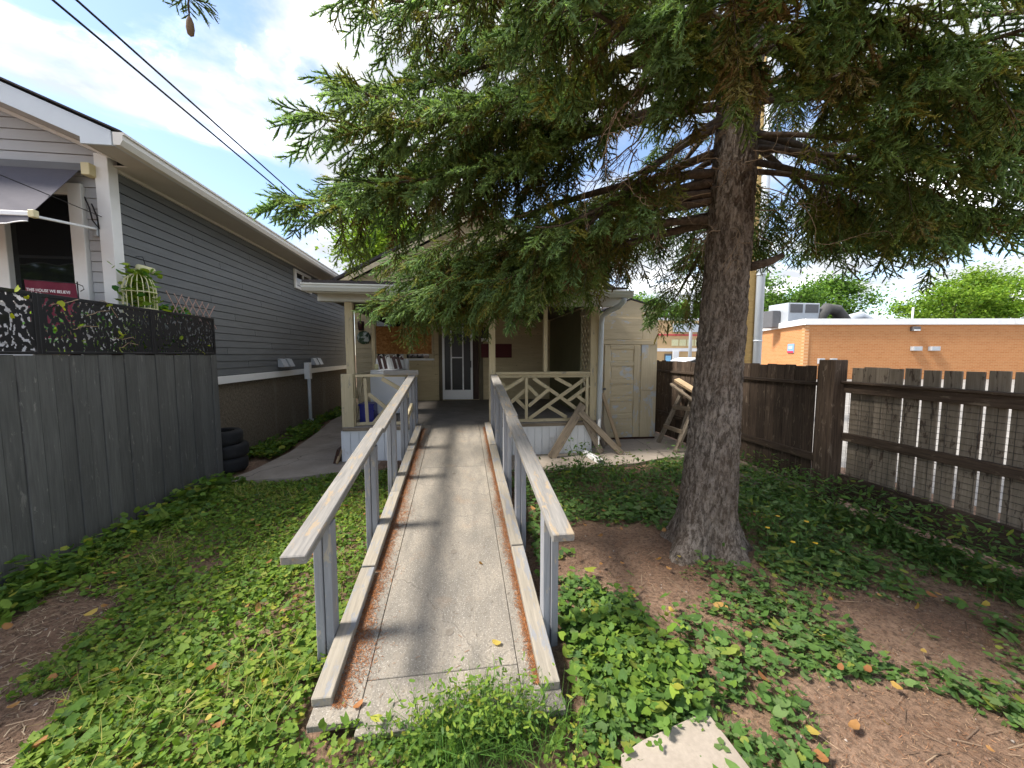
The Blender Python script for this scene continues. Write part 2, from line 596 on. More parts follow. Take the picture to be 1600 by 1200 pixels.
def tube_arrays(paths, sides=6):
    """paths: list of (points Nx3, radii N) -> verts, quads"""
    VV, FF, off = [], [], 0
    ang = np.linspace(0, 2 * PI, sides, endpoint=False)
    for P, R in paths:
        P = np.asarray(P, float); R = np.asarray(R, float)
        T = np.gradient(P, axis=0)
        T /= np.linalg.norm(T, axis=1)[:, None] + 1e-9
        ref = np.array([0, 0, 1.0]) if abs(T[:, 2]).mean() < 0.8 else np.array([1.0, 0, 0])
        U = np.cross(T, ref); U /= np.linalg.norm(U, axis=1)[:, None] + 1e-9
        W = np.cross(T, U)
        ring = P[:, None, :] + R[:, None, None] * (np.cos(ang)[None, :, None] * U[:, None, :] + np.sin(ang)[None, :, None] * W[:, None, :])
        n = len(P)
        VV.append(ring.reshape(-1, 3))
        i = np.arange(n - 1)[:, None] * sides
        j = np.arange(sides)[None, :]
        j2 = (j + 1) % sides
        q = np.stack([i + j, i + j2, i + sides + j2, i + sides + j], -1).reshape(-1, 4) + off
        FF.append(q)
        off += n * sides
    return np.concatenate(VV), np.concatenate(FF)


def mesh_np(name, V, F, mat, parent=None, tint=None, smooth=False, origin=None):
    """numpy mesh; F is (n,3) or (n,4); tint per vertex rgb"""
    V = np.asarray(V, np.float32)
    if origin is not None:
        V = V - np.asarray(origin, np.float32)
    F = np.asarray(F, np.int32)
    me = bpy.data.meshes.new(name)
    me.vertices.add(len(V))
    me.vertices.foreach_set('co', V.ravel())
    k = F.shape[1]
    me.loops.add(F.size)
    me.loops.foreach_set('vertex_index', F.ravel())
    me.polygons.add(len(F))
    me.polygons.foreach_set('loop_start', np.arange(0, F.size, k, dtype=np.int32))
    me.polygons.foreach_set('loop_total', np.full(len(F), k, np.int32))
    if smooth:
        me.polygons.foreach_set('use_smooth', np.ones(len(F), bool))
    if tint is not None:
        at = me.attributes.new('tint', 'FLOAT_COLOR', 'POINT')
        c = np.ones((len(V), 4), np.float32)
        c[:, :3] = tint
        at.data.foreach_set('color', c.ravel())
    me.update(calc_edges=True)
    me.validate()
    finish(me, mat)
    o = bpy.data.objects.new(name, me)
    return link(o, parent, Matrix.Translation(origin) if origin is not None else None)


def tube(name, pts, r, mat, parent=None, sides=8, caps=True):
    P = np.asarray(pts, float)
    R = np.full(len(P), r) if np.isscalar(r) else np.asarray(r, float)
    if caps:
        P = np.concatenate([P[:1], P, P[-1:]])
        P[0] -= (P[2] - P[1]) * 1e-3
        P[-1] += (P[-2] - P[-3]) * 1e-3
        R = np.concatenate([[1e-4], R, [1e-4]])
    V, F = tube_arrays([(P, R)], sides)
    return mesh_np(name, V, F, mat, parent, smooth=sides > 6)


def lathe(name, prof, center, mat, parent=None, sides=28, axis='z'):
    c = Vector(center)
    V, F = [], []
    n = len(prof)
    for i in range(sides):
        a = 2 * PI * i / sides
        for r, z in prof:
            p = (r * math.cos(a), r * math.sin(a), z)
            if axis == 'y': p = (p[0], p[2], p[1])
            if axis == 'x': p = (p[2], p[0], p[1])
            V.append(tuple(c + Vector(p)))
    for i in range(sides):
        for j in range(n - 1):
            a_, b_ = i * n + j, ((i + 1) % sides) * n + j
            F.append((a_, b_, b_ + 1, a_ + 1))
    return poly(name, V, F, mat, parent, smooth=True)

# ================================================================== THE SETTING
def ground_sheet():
    # fine, slightly uneven patch in the yard, coarse rim out to the horizon
    xs = np.concatenate([[-900, -200, -60, -20], np.linspace(-6, 6, 121), [20, 60, 200, 900]])
    ys = np.concatenate([[-900, -200, -40, -8], np.linspace(-1, 7, 81), [14, 40, 120, 300, 900]])
    X, Y = np.meshgrid(xs, ys, indexing='ij')
    Z = np.zeros_like(X)
    for i in range(X.shape[0]):
        for j in range(X.shape[1]):
            x, y = X[i, j], Y[i, j]
            if abs(x) < 5.5 and -0.8 < y < 6.8:
                Z[i, j] = 0.035 * mnoise.noise((x * 1.1, y * 1.1, 0)) + 0.014 * mnoise.noise((x * 4.5, y * 4.5, 3)) - 0.012
                d = math.hypot(x - 1.98, y - 2.75)
                Z[i, j] += 0.07 * math.exp(-(d / 0.55) ** 2)
                if -0.8 < x < 0.6 and y > 1.2:
                    Z[i, j] = min(Z[i, j], -0.03)
                if (y > 5.0 and x > 0.5) or (x < -1.2 and y > 4.9):
                    Z[i, j] = min(Z[i, j], -0.03)
            else:
                Z[i, j] = -0.03
    n, m = X.shape
    V = np.stack([X, Y, Z], -1).reshape(-1, 3)
    i = np.arange(n - 1)[:, None] * m
    j = np.arange(m - 1)[None, :]
    F = np.stack([i + j, i + m + j, i + m + j + 1, i + j + 1], -1).reshape(-1, 4)
    o = mesh_np('ground', V, F, 'soil', smooth=True)
    return tag(o, 'bare brown soil of the yard strewn with needle litter', kind='structure')
ground_sheet()


def slab(name, outline, z0, z1, mat, label, kind='structure', cat=None):
    # irregular poured edge
    pts = []
    n = len(outline)
    for i in range(n):
        a, b = Vector((*outline[i], 0)), Vector((*outline[(i + 1) % n], 0))
        k = max(1, int((b - a).length / 0.18))
        for s in range(k):
            p = a.lerp(b, s / k)
            q = Vector((mnoise.noise((p.x * 6, p.y * 6, 1.0)), mnoise.noise((p.x * 6, p.y * 6, 7.0)), 0)) * 0.012
            pts.append((p.x + q.x, p.y + q.y, z0))
    o = prism(name, pts, (0, 0, z1 - z0), mat)
    return tag(o, label, cat, kind=kind)


slab('path', [(-2.98, 5.06), (-2.2, 5.12), (-1.5, 5.32), (-1.2, 5.4), (-1.2, 6.0), (-1.8, 6.05), (-2.25, 8.8), (-2.3, 13.0), (-3.2, 13.0), (-3.1, 9.5), (-2.9, 7.9), (-2.78, 6.5), (-2.86, 5.5)],
     -0.10, 0.012, 'concrete', 'cracked concrete walkway between the slate house and the porch')
slab('patio', [(0.55, 5.02), (1.6, 4.98), (2.5, 5.12), (3.1, 5.35), (3.93, 5.25), (3.93, 8.4), (0.55, 8.4)],
     -0.10, 0.018, 'concrete', 'stained concrete pad in front of the shed door')
tag(poly('parking_lot', [(4.3, -60, -0.022), (300, -60, -0.022), (300, 200, -0.022), (4.3, 200, -0.022)], [(0, 1, 2, 3)], 'asphalt'),
    'grey parking lot beyond the brown fence', kind='structure')
o = slab('paving_slab', [(0.60, 1.28), (0.72, 1.325), (0.99, 1.395), (1.055, 1.38), (1.075, 1.10), (0.9, 0.75), (0.45, 0.75)],
         -0.03, 0.045, 'concrete', 'loose pale concrete paving slab among weeds near the ramp foot', kind='thing', cat='paving slab')

# ------------------------------------------------------------------ neighbour's slate house
nb = empty('neighbour_house', (-8, 8, 0), 'long slate-blue house with white corner trim and gable end', 'house')
nb_side = box('side_wall', (-3.62, 4.5, 1.22), (-3.53, 13.2, 3.52), 'slate_siding', nb, 0)
z = 1.285
row = 0
while z < 3.50:
    y = 4.56
    cut = 0.9 + (row * 1.37) % 3.3
    while y < 13.1:
        y2 = min(y + (cut if y < 4.6 else 3.66), 13.15)
        if y2 - y > 0.3 and (13.15 - y2 > 0.3 or y2 >= 13.14):
            bar('siding_board', (-3.511, y + 0.003, z + 0.052), (-3.511, y2 - 0.003, z + 0.052), 0.0965, 0.022, 'slate_siding', nb_side, (1, 0, 0.07), 0)
            y = y2
        else:
            y2 = 13.15
            bar('siding_board', (-3.511, y + 0.003, z + 0.052), (-3.511, y2 - 0.003, z + 0.052), 0.0965, 0.022, 'slate_siding', nb_side, (1, 0, 0.07), 0)
            y = 13.2
    z += 0.105
    row += 1
fw_ = prism('front_wall', [(-3.56, 4.5, 0.9), (-12.4, 4.5, 0.9), (-12.4, 4.5, 3.66), (-8, 4.5, 5.52), (-3.56, 4.5, 3.655)], (0, 0.06, 0), 'grey_vinyl', nb)
z = 1.3
while z < 4.6:
    xr = min(-3.585, -3.33 - (z - 3.55) / 0.42)
    for xa, xb in (((-8.0, -4.47), (-3.72, xr)) if 2.10 < z < 3.26 else ((-8.0, xr),)):
        bar('siding_board', (xa, 4.484, z + 0.05), (xb, 4.484, z + 0.05), 0.098, 0.018, 'grey_vinyl', fw_, (0, -1, 0.10), 0)
    z += 0.104
box('foundation', (-12.3, 4.57, -0.1), (-3.535, 13.2, 1.2), 'stucco_foundation', nb, 0)
box('base_trim', (-3.53, 4.56, 1.165), (-3.480, 13.2, 1.278), 'white_trim', nb)
ct = box('corner_trim', (-3.60, 4.440, 1.17), (-3.478, 4.555, 3.60), 'white_trim', nb)
# eaves
box('soffit', (-3.53, 4.502, 3.502), (-3.085, 13.2, 3.515), 'soffit', nb, 0)
box('soffit_return', (-3.33, 4.03, 3.502), (-3.085, 4.50, 3.514), 'soffit', nb, 0)
box('soffit_end', (-3.345, 4.03, 3.50), (-3.331, 4.50, 3.56), 'soffit', nb, 0)
prism('rake_fascia', [(-3.085, 3.995, 3.60), (-8, 3.995, 5.664), (-8, 3.995, 5.494), (-3.33, 3.995, 3.532), (-3.33, 3.995, 3.475), (-3.085, 3.995, 3.475)], (0, 0.022, 0), 'fascia_metal', nb)
prism('rake_soffit', [(-3.33, 4.018, 3.540), (-8, 4.018, 5.50), (-8, 4.018, 5.512), (-3.33, 4.018, 3.552)], (0, 0.46, 0), 'soffit', nb)
prism('rake_molding', [(-3.36, 4.40, 3.516), (-8, 4.40, 5.465), (-8, 4.40, 5.499), (-3.36, 4.40, 3.550)], (0, 0.055, 0), 'gutter_metal', nb)
box('eave_molding', (-3.506, 4.56, 3.472), (-3.474, 13.2, 3.501), 'gutter_metal', nb, 0)
box('eave_fascia', (-3.083, 4.02, 3.478), (-3.065, 13.2, 3.60), 'fascia_metal', nb, 0)
prism('gutter', [(-3.063, 3.985, 3.475), (-3.01, 3.985, 3.475), (-2.985, 3.985, 3.52), (-2.985, 3.985, 3.56), (-2.970, 3.985, 3.565), (-2.970, 3.985, 3.585), (-3.063, 3.985, 3.585)], (0, 9.2, 0), 'gutter_metal', nb)
rf = prism('roof', [(-3.0, 3.985, 3.590), (-8, 3.985, 5.684), (-13, 3.985, 3.590), (-13, 3.985, 3.604), (-8, 3.985, 5.700), (-3.0, 3.985, 3.604)], (0, 9.3, 0), 'shingle', nb)
# front window
nw = box('window', (-4.42, 4.492, 2.14), (-3.80, 4.499, 3.26), 'dark_glass', nb, 0)
box('window_frame', (-3.855, 4.44, 2.12), (-3.735, 4.498, 3.30), 'white_trim', nw)
box('window_frame', (-4.52, 4.44, 2.12), (-4.415, 4.498, 3.30), 'white_trim', nw)
box('window_frame', (-4.412, 4.445, 3.20), (-3.858, 4.497, 3.30), 'white_trim', nw)
box('window_sill', (-4.412, 4.435, 2.12), (-3.858, 4.497, 2.19), 'white_trim', nw)
# small side window
sw = box('window', (-3.505, 8.80, 3.08), (-3.486, 9.52, 3.36), 'dark_glass', nb, 0)
for a, b in (((-3.5, 8.72, 3.02), (-3.462, 8.80, 3.42)), ((-3.5, 9.52, 3.02), (-3.462, 9.60, 3.42)),
             ((-3.5, 8.802, 3.02), (-3.464, 9.518, 3.08)), ((-3.5, 8.802, 3.36), (-3.464, 9.518, 3.42)), ((-3.5, 9.14, 3.081), (-3.468, 9.18, 3.359))):
    box('window_frame', a, b, 'white_trim', sw)
# dryer vents
for yv in (7.82, 8.10, 9.45, 9.73):
    z0 = 1.36
    v = poly('vent_hood', [(-3.49, yv, z0), (-3.49, yv + .2, z0), (-3.37, yv + .2, z0), (-3.37, yv, z0), (-3.49, yv, z0 + .16), (-3.49, yv + .2, z0 + .16), (-3.44, yv + .2, z0 + .15), (-3.44, yv, z0 + .15)],
             [(0, 1, 2, 3), (4, 7, 6, 5), (3, 2, 6, 7), (0, 3, 7, 4), (1, 5, 6, 2), (0, 4, 5, 1)], 'grey_metal', nb)
    box('vent_louvre', (-3.47, yv + .02, z0 - .022), (-3.39, yv + .18, z0 - .003), 'dark_grey_metal', v, 0)
# awning
aw = poly('awning', [(-6.2, 4.42, 3.43), (-3.70, 4.42, 3.43), (-3.50, 3.72, 2.765), (-6.2, 3.72, 2.765), (-6.2, 4.42, 3.424), (-3.70, 4.42, 3.424), (-3.50, 3.72, 2.759), (-6.2, 3.72, 2.759)],
          [(0, 1, 2, 3), (7, 6, 5, 4), (0, 4, 5, 1), (1, 5, 6, 2), (2, 6, 7, 3), (3, 7, 4, 0)], 'awning_cloth', nb)
box('awning_rail', (-6.2, 3.695, 2.735), (-3.50, 3.725, 2.772), 'white_metal', aw)
box('awning_end_cap', (-3.50, 3.69, 2.725), (-3.455, 3.735, 2.785), 'beige_plastic', aw)
box('awning_roller', (-6.2, 4.39, 3.40), (-3.66, 4.445, 3.47), 'dark_grey_metal', aw)
box('awning_bracket', (-3.66, 4.37, 3.36), (-3.585, 4.47, 3.475), 'beige_plastic', aw)
bar('awning_arm', (-3.50, 3.73, 2.745), (-3.625, 4.43, 2.86), 0.028, 0.02, 'white_metal', aw)
box('arm_bracket', (-3.65, 4.43, 2.79), (-3.61, 4.475, 2.93), 'grey_metal', aw)
# scalloped valance
xs = np.linspace(-6.2, -3.50, 55)
vt = [(x, 3.706, 2.735) for x in xs] + [(x, 3.690, 2.655 + 0.035 * abs(math.sin((x + 3.5) * PI / 0.36 + PI / 2))) for x in xs]
poly('awning_valance', vt + [(a, b - 0.004, c) for a, b, c in vt], [(i, i + 1, 56 + i, 55 + i) for i in range(54)] + [(110 + i, 165 + i, 166 + i, 111 + i) for i in range(54)], 'awning_cloth', aw)
tube('valance_piping', [(x, 3.688, z_) for x, _, z_ in vt[55:]], 0.005, 'white_metal', aw, 5)
# loose cable on the wall by the corner
tube('loose_cable', [(-3.71, 4.45, 3.17), (-3.66, 4.40, 3.12), (-3.62, 4.38, 3.05), (-3.61, 4.39, 2.93), (-3.585, 4.425, 2.86), (-3.60, 4.43, 2.98), (-3.63, 4.42, 3.1)], 0.006, 'wire_black', nb, 6)
tube('loose_cable', [(-8, 4.2, 3.6), (-5.2, 4.1, 3.42), (-4.3, 4.0, 3.3), (-3.6, 3.62, 3.02), (-3.56, 4.43, 2.98)], 0.004, 'wire_black', nb, 5)
# riser pipe against the foundation
pp = empty('riser_pipe', (-3.40, 9.05, 0), 'thin white capped pipe standing against the stucco foundation', 'pipe')
tube('pipe', [(-3.40, 9.05, -0.02), (-3.40, 9.05, 1.22)], 0.035, 'downspout_grey', pp, 12)
box('junction_box', (-3.475, 8.99, 1.05), (-3.36, 9.12, 1.42), 'white_trim', pp)
box('pipe_foot', (-3.45, 9.0, 0.0), (-3.35, 9.10, 0.14), 'downspout_grey', pp)

# ------------------------------------------------------------------ charcoal deck fence, left
fl = empty('privacy_fence', (-3.1, 3.6, 0), 'tall charcoal painted board fence under the black cutout screen', 'fence')
y = 1.62
i = 0
while y < 5.30:
    w = 0.118 + 0.014 * ((i * 37) % 5) / 5
    w = min(w, 5.315 - y)
    if w > 0.05:
        dx = 0.003 * ((i * 53) % 7 - 3)
        bar('fence_board', (-3.108 + dx * .6, y + w / 2, -0.08), (-3.108 + dx * .6, y + w / 2, 1.598 + 0.004 * ((i * 29) % 3 - 1)), w - 0.004, 0.02, 'charcoal_fence', fl, (1, 0, 0), 0.003)
        if y > 2.6:
            fbd = LAST[-1]
            for zz in (1.405, 0.40):
                for dy in (0.028, w - 0.028):
                    bar('nail', (-3.099 + dx * .6, y + dy + 0.004 * ((i * 17) % 3 - 1), zz + 0.006 * ((i * 23) % 5 - 2)), (-3.0965 + dx * .6, y + dy + 0.004 * ((i * 17) % 3 - 1), zz + 0.006 * ((i * 23) % 5 - 2)), 0.007, 0.007, 'dark_grey_metal', fbd, (0, 0, 1), 0)
    y += w
    i += 1
for zz in (0.35, 1.36):
    box('fence_rail', (-3.17, 1.62, zz), (-3.125, 5.30, zz + 0.09), 'charcoal_fence', fl)
box('end_post', (-3.215, 5.205, -0.1), (-3.126, 5.30, 1.59), 'charcoal_fence', fl)
dk = empty('deck', (-3.3, 4, 0), 'raised deck platform hidden behind the charcoal fence', 'deck')
box('deck_floor', (-6.0, 1.7, 1.18), (-3.18, 4.42, 1.28), 'old_lumber', dk)
box('deck_walkway', (-3.47, 4.43, 1.285), (-3.18, 5.2, 1.33), 'old_lumber', dk)
for px_, py_ in ((-5.9, 1.8), (-5.9, 4.3), (-3.3, 1.8), (-3.30, 4.3), (-3.3, 5.1)):
    box('deck_post', (px_ - .05, py_ - .05, -0.05), (px_ + .05, py_ + .05, 1.18 if py_ < 5 else 1.284), 'old_lumber', dk)

# black cutout screen
scr = empty('cutout_screen', (-3.1, 3.6, 1.6), 'black metal screen with branch-shaped cutouts topping the charcoal fence', 'screen')
def cutout_panel(y0, y1, z0, z1, seed):
    """sheet pierced by many small, upright, branch-like openings"""
    c = 0.0062
    ny, nz_ = int((y1 - y0) / c), int((z1 - z0) / c)
    V = [(-3.10, y0 + (y1 - y0) * i / ny + 0.0035 * mnoise.noise((i * .7, j * .7, seed)), z0 + (z1 - z0) * j / nz_ + 0.0035 * mnoise.noise((i * .7, j * .7, seed + 9))) for i in range(ny + 1) for j in range(nz_ + 1)]
    F = []
    for i in range(ny):
        for j in range(nz_):
            u, v = (y0 + i * c), z0 + j * c
            h = mnoise.noise((u * 44 + 2.2 * mnoise.noise((u * 7, v * 7, 4)), v * 25 + 1.5 * mnoise.noise((u * 9, v * 9, 8)), seed)) + 0.3 * mnoise.noise((u * 70, v * 45, seed))
            if h > 0.17 and 1 < i < ny - 2 and 1 < j < nz_ - 2:
                continue
            a_ = i * (nz_ + 1) + j
            F.append((a_, a_ + nz_ + 1, a_ + nz_ + 2, a_ + 1))
    return V, F
edges = [1.64, 3.27, 4.33, 5.30]
for i in range(3):
    V, F = cutout_panel(edges[i] + .02, edges[i + 1] - .02, 1.605, 2.05, 40 + i)
    pn = poly('cutout_panel', V, F, 'black_metal', scr)
    sm = pn.modifiers.new('thickness', 'SOLIDIFY')
    sm.thickness = 0.004
    box('panel_stile', (-3.11, edges[i], 1.603), (-3.090, edges[i] + 0.03, 2.056), 'black_metal', pn, 0.002)
    box('panel_stile', (-3.11, edges[i + 1] - 0.03, 1.603), (-3.0905, edges[i + 1] - 0.002, 2.056), 'black_metal', pn, 0.002)
    box('panel_rail', (-3.11, edges[i] + 0.031, 2.03), (-3.0915, edges[i + 1] - 0.031, 2.058), 'black_metal', pn, 0.002)
    box('panel_rail', (-3.11, edges[i] + 0.031, 1.602), (-3.0915, edges[i + 1] - 0.031, 1.622), 'black_metal', pn, 0.002)

# ------------------------------------------------------------------ leaf machinery
def leaf_template(n=8, lobes=0.10, cup=0.25, notch=True, elong=1.0):
    a = np.linspace(0, 2 * PI, n, endpoint=False)
    r = 1 + lobes * np.cos(a * 5)
    if notch:
        r[n // 2] *= 0.35
    V = [(0.0, 0.0, 0.0)] + [(rr * math.cos(t) * elong, rr * math.sin(t), cup * rr * rr * (0.7 + 0.3 * math.cos(2 * t))) for rr, t in zip(r, a)]
    F = [(0, 1 + i, 1 + (i + 1) % n) for i in range(n)]
    return np.array(V), np.array(F)


def rand_rot(n, tilt, rng):
    """yaw free, tilt up to `tilt` radians from level"""
    yaw = rng.uniform(0, 2 * PI, n)
    t = np.abs(rng.normal(0, tilt, n)).clip(0, 1.4)
    az = rng.uniform(0, 2 * PI, n)
    cy, sy = np.cos(yaw), np.sin(yaw)
    Rz = np.zeros((n, 3, 3)); Rz[:, 0, 0] = cy; Rz[:, 0, 1] = -sy; Rz[:, 1, 0] = sy; Rz[:, 1, 1] = cy; Rz[:, 2, 2] = 1
    kx, ky = np.cos(az), np.sin(az)
    c, s = np.cos(t), np.sin(t)
    C1 = 1 - c
    Rt = np.zeros((n, 3, 3))
    Rt[:, 0, 0] = c + kx * kx * C1; Rt[:, 0, 1] = kx * ky * C1; Rt[:, 0, 2] = ky * s
    Rt[:, 1, 0] = kx * ky * C1; Rt[:, 1, 1] = c + ky * ky * C1; Rt[:, 1, 2] = -kx * s
    Rt[:, 2, 0] = -ky * s; Rt[:, 2, 1] = kx * s; Rt[:, 2, 2] = c
    return Rt @ Rz


def scatter(tpl, P, R, S, C, cj=0.0, rng=RNG):
    """copies of a template at P with rotation R, size S, colour C -> V, F, tint"""
    TV, TF = tpl
    n, k = len(P), len(TV)
    V = np.einsum('nij,kj->nki', R, TV) * S[:, None, None] + P[:, None, :]
    F = (TF[None] + (np.arange(n) * k)[:, None, None]).reshape(-1, 3)
    T = np.repeat(C[:, None, :], k, 1)
    if cj:
        T = T * (1 + rng.uniform(-cj, cj, (n, k, 1)))
    return V.reshape(-1, 3), F, T.reshape(-1, 3)


def merge(parts):
    V, F, T, off = [], [], [], 0
    for v, f, t in parts:
        V.append(v); F.append(f + off); T.append(t); off += len(v)
    return np.concatenate(V), np.concatenate(F), np.concatenate(T)


def palette(n, cols, wts, rng=RNG, jit=0.18):
    cols = np.array(cols)
    i = rng.choice(len(cols), n, p=np.array(wts) / sum(wts))
    j = rng.choice(len(cols), n, p=np.array(wts) / sum(wts))
    f = rng.uniform(0, 0.5, (n, 1))
    c = cols[i] * (1 - f) + cols[j] * f
    return c * (1 + rng.uniform(-jit, jit, (n, 1)))


def blade_template(segs=3, bend=0.5, w=0.06):
    V, F = [], []
    for i in range(segs + 1):
        t = i / segs
        a = bend * t
        x, z_ = math.sin(a) * t, math.cos(a) * t
        ww = w * (1 - t) + 0.004
        V += [(x, -ww / 2, z_), (x, ww / 2, z_)]
    for i in range(segs):
        a = 2 * i
        F += [(a, a + 1, a + 3), (a, a + 3, a + 2)]
    return np.array(V), np.array(F)


def leafy(name, pts, size, cols, wts, parent, tilt=0.7, tpl=None, mat='leaves'):
    P = np.asarray(pts, float)
    n = len(P)
    tpl = tpl or leaf_template(7, 0.06, 0.2, True, 1.3)
    S = RNG.uniform(size * .6, size * 1.3, n)
    V, F, T = scatter(tpl, P, rand_rot(n, tilt, RNG), S, palette(n, cols, wts))
    return mesh_np(name, V, F, mat, parent, T)


LIME = [(0.24, 0.32, 0.035), (0.14, 0.25, 0.03), (0.05, 0.16, 0.04)]
# ------------------------------------------------------------------ things on the neighbour's deck
pl = empty('planter_box', (-3.3, 4.6, 1.33), 'long planter with trailing green leaves behind the black screen', 'planter')
box('trough', (-3.46, 3.6, 1.335), (-3.20, 5.15, 1.62), 'dark_brown_wood', pl)
rr = np.random.default_rng(5)
pts = np.column_stack([rr.uniform(-3.42, -3.14, 420), rr.uniform(3.5, 5.15, 420), 1.62 + np.abs(rr.normal(0, 0.17, 420))])
pts[:, 2] = np.minimum(pts[:, 2], 2.02)
leafy('foliage', pts, 0.028, LIME, (0.5, 1, 1), pl)
pts = np.column_stack([rr.uniform(-3.36, -3.14, 90), rr.uniform(4.55, 5.0, 90), rr.uniform(2.0, 2.15, 90)])
leafy('trailing_leaves', pts, 0.034, [(0.20, 0.32, 0.05), (0.02, 0.20, 0.06)], (1, 0.6), pl)
cg = empty('birdcage_planter', (-3.285, 4.45, 2.06), 'domed cane birdcage planter overflowing with lime leaves', 'birdcage')
for k in range(18):
    a = 2 * PI * k / 18
    c_, s_ = math.cos(a), math.sin(a)
    prof = [(0.13, 1.62), (0.13, 2.24), (0.126, 2.30), (0.105, 2.37), (0.06, 2.415), (0.004, 2.43)]
    tube('cage_wire', [(-3.285 + r * c_, 4.45 + r * s_, zz) for r, zz in prof], 0.0042, 'cane', cg, 5, False)
for zz in (2.07, 2.24):
    tube('cage_hoop', [(-3.285 + .133 * math.cos(t), 4.45 + .133 * math.sin(t), zz) for t in np.linspace(0, 2 * PI, 25)], 0.006, 'cane', cg, 5, False)
tube('cage_ring', [(-3.285 + .03 * math.cos(t), 4.45, 2.465 + .03 * math.sin(t)) for t in np.linspace(0, 2 * PI, 13)], 0.004, 'cane', cg, 5, False)
pts = rr.normal(0, 1, (170, 3)) * (0.07, 0.07, 0.09) + (-3.285, 4.45, 2.22)
pts2 = rr.normal(0, 1, (70, 3)) * (0.07, 0.07, 0.03) + (-3.285, 4.45, 2.43)
leafy('foliage', np.concatenate([pts, pts2]), 0.032, LIME, (1.3, 1, 0.2), cg)
tr = empty('expanding_trellis', (-3.15, 4.95, 2.0), 'small expanding trellis of reddish sticks above the screen', 'trellis')
for k in range(6):
    ya = 4.62 + 0.115 * k
    for s in (1, -1):
        y0_, y1_ = (ya, ya + 0.25) if s > 0 else (ya + 0.25, ya)
        bar('trellis_stick', (-3.155 - 0.007 * (s > 0), y0_, 1.93), (-3.155 - 0.007 * (s > 0), y1_, 2.29 - 0.012 * k), 0.010, 0.006, 'cedar_stick', tr, (1, 0, 0), 0)
sg = empty('yard_banner', (-3.8, 4.1, 1.28), 'small burgundy banner with white lettering hung on a thin rod', 'banner')
V = []
nx = 15
for k in range(nx):
    xx = -3.965 + 0.41 * k / (nx - 1)
    off = 0.012 * math.sin(k * 0.9)
    V += [(xx, 4.10 + off, 2.285 - 0.028 * k / (nx - 1)), (xx + 0.015, 4.11 + off, 1.75)]
    V += [(xx, 4.104 + off, 2.285 - 0.028 * k / (nx - 1)), (xx + 0.015, 4.114 + off, 1.75)]
poly('cloth', V, [f for k in range(nx - 1) for f in ((4 * k, 4 * k + 1, 4 * k + 5, 4 * k + 4), (4 * k + 2, 4 * k + 6, 4 * k + 7, 4 * k + 3))], 'burgundy_cloth', sg)
fc = bpy.data.curves.new('lettering', 'FONT')
fc.body = 'THIS HOUSE WE BELIEVE'
fc.size = 0.038
fc.extrude = 0.0008
fc.align_x = 'LEFT'
fc.materials.append(MATS['white_letter'])
tmp = bpy.data.objects.new('lettering_curve', fc)
COL.objects.link(tmp)
bpy.context.view_layer.update()
ltm = bpy.data.meshes.new_from_object(tmp.evaluated_get(bpy.context.evaluated_depsgraph_get()))
bpy.data.objects.remove(tmp)
ft = bpy.data.objects.new('lettering', ltm)
mt = Matrix.Translation((-3.935, 4.078, 2.183)) @ Matrix.Rotation(math.radians(3.6), 4, 'Y') @ Matrix.Rotation(PI / 2, 4, 'X')
link(ft, sg, mt @ Matrix.Scale(0.84, 4, (1, 0, 0)))
tube('rod', [(-3.97, 4.102, 2.29), (-3.55, 4.102, 2.262), (-3.50, 4.102, 2.24), (-3.49, 4.102, 2.21), (-3.52, 4.102, 2.19)], 0.004, 'wire_black', sg, 6)
tube('stake', [(-3.548, 4.11, 1.28), (-3.548, 4.11, 2.28)], 0.005, 'wire_black', sg, 6)
# hanging glass feeder on the house side
fd = empty('bird_feeder', (-3.37, 4.9, 2.5), 'small clear bird feeder fixed to the slate siding above the birdcage', 'bird feeder')
tube('feeder_tube', [(-3.40, 4.62, 2.53), (-3.40, 4.80, 2.53)], 0.035, 'cane', fd, 12)
tube('feeder_hook', [(-3.49, 4.71, 2.66), (-3.42, 4.71, 2.66), (-3.40, 4.71, 2.57)], 0.004, 'wire_black', fd, 5)
# dry vine on the screen with a few lime leaves
vn = empty('climbing_vine', (-3.08, 3.9, 1.62), 'dry twining vine with few yellow-green leaves on the screen', 'vine')
for k, (ya, za) in enumerate(((3.35, 1.98), (3.5, 1.80), (3.62, 1.92), (3.86, 1.74), (3.9, 1.66), (3.75, 2.06))):
    p, P = Vector((-3.08, ya, za)), []
    d = Vector((0, 1, 0.2))
    for s in range(9):
        P.append(tuple(p))
        d = Vector((0, d.y + mnoise.noise((k * 3.1, s * .6, 0)) * .9, d.z + mnoise.noise((k * 3.1, s * .6, 5)) * .9)).normalized()
        p = p + d * 0.028
    tube('stem', P, 0.0032, 'dead_twig', vn, 5, False)
for k, (a, b) in enumerate(((0, 0), (.03, .02), (-.02, .03), (.01, -.1), (-.03, -.12), (.74, .02), (.76, -.06), (1.2, -.05), (1.0, -.1), (1.1, -.14), (-.5, .2), (-.52, .23), (-.1, .27), (-.75, .25), (-.8, .3), (-.85, .1))):
    leafy('leaf', [(-3.072 + 0.002 * (k % 3), 3.93 + a, 1.76 + b)], 0.021, [(0.36, 0.38, 0.02), (0.28, 0.36, 0.04)], (1, 1), vn, 1.2)

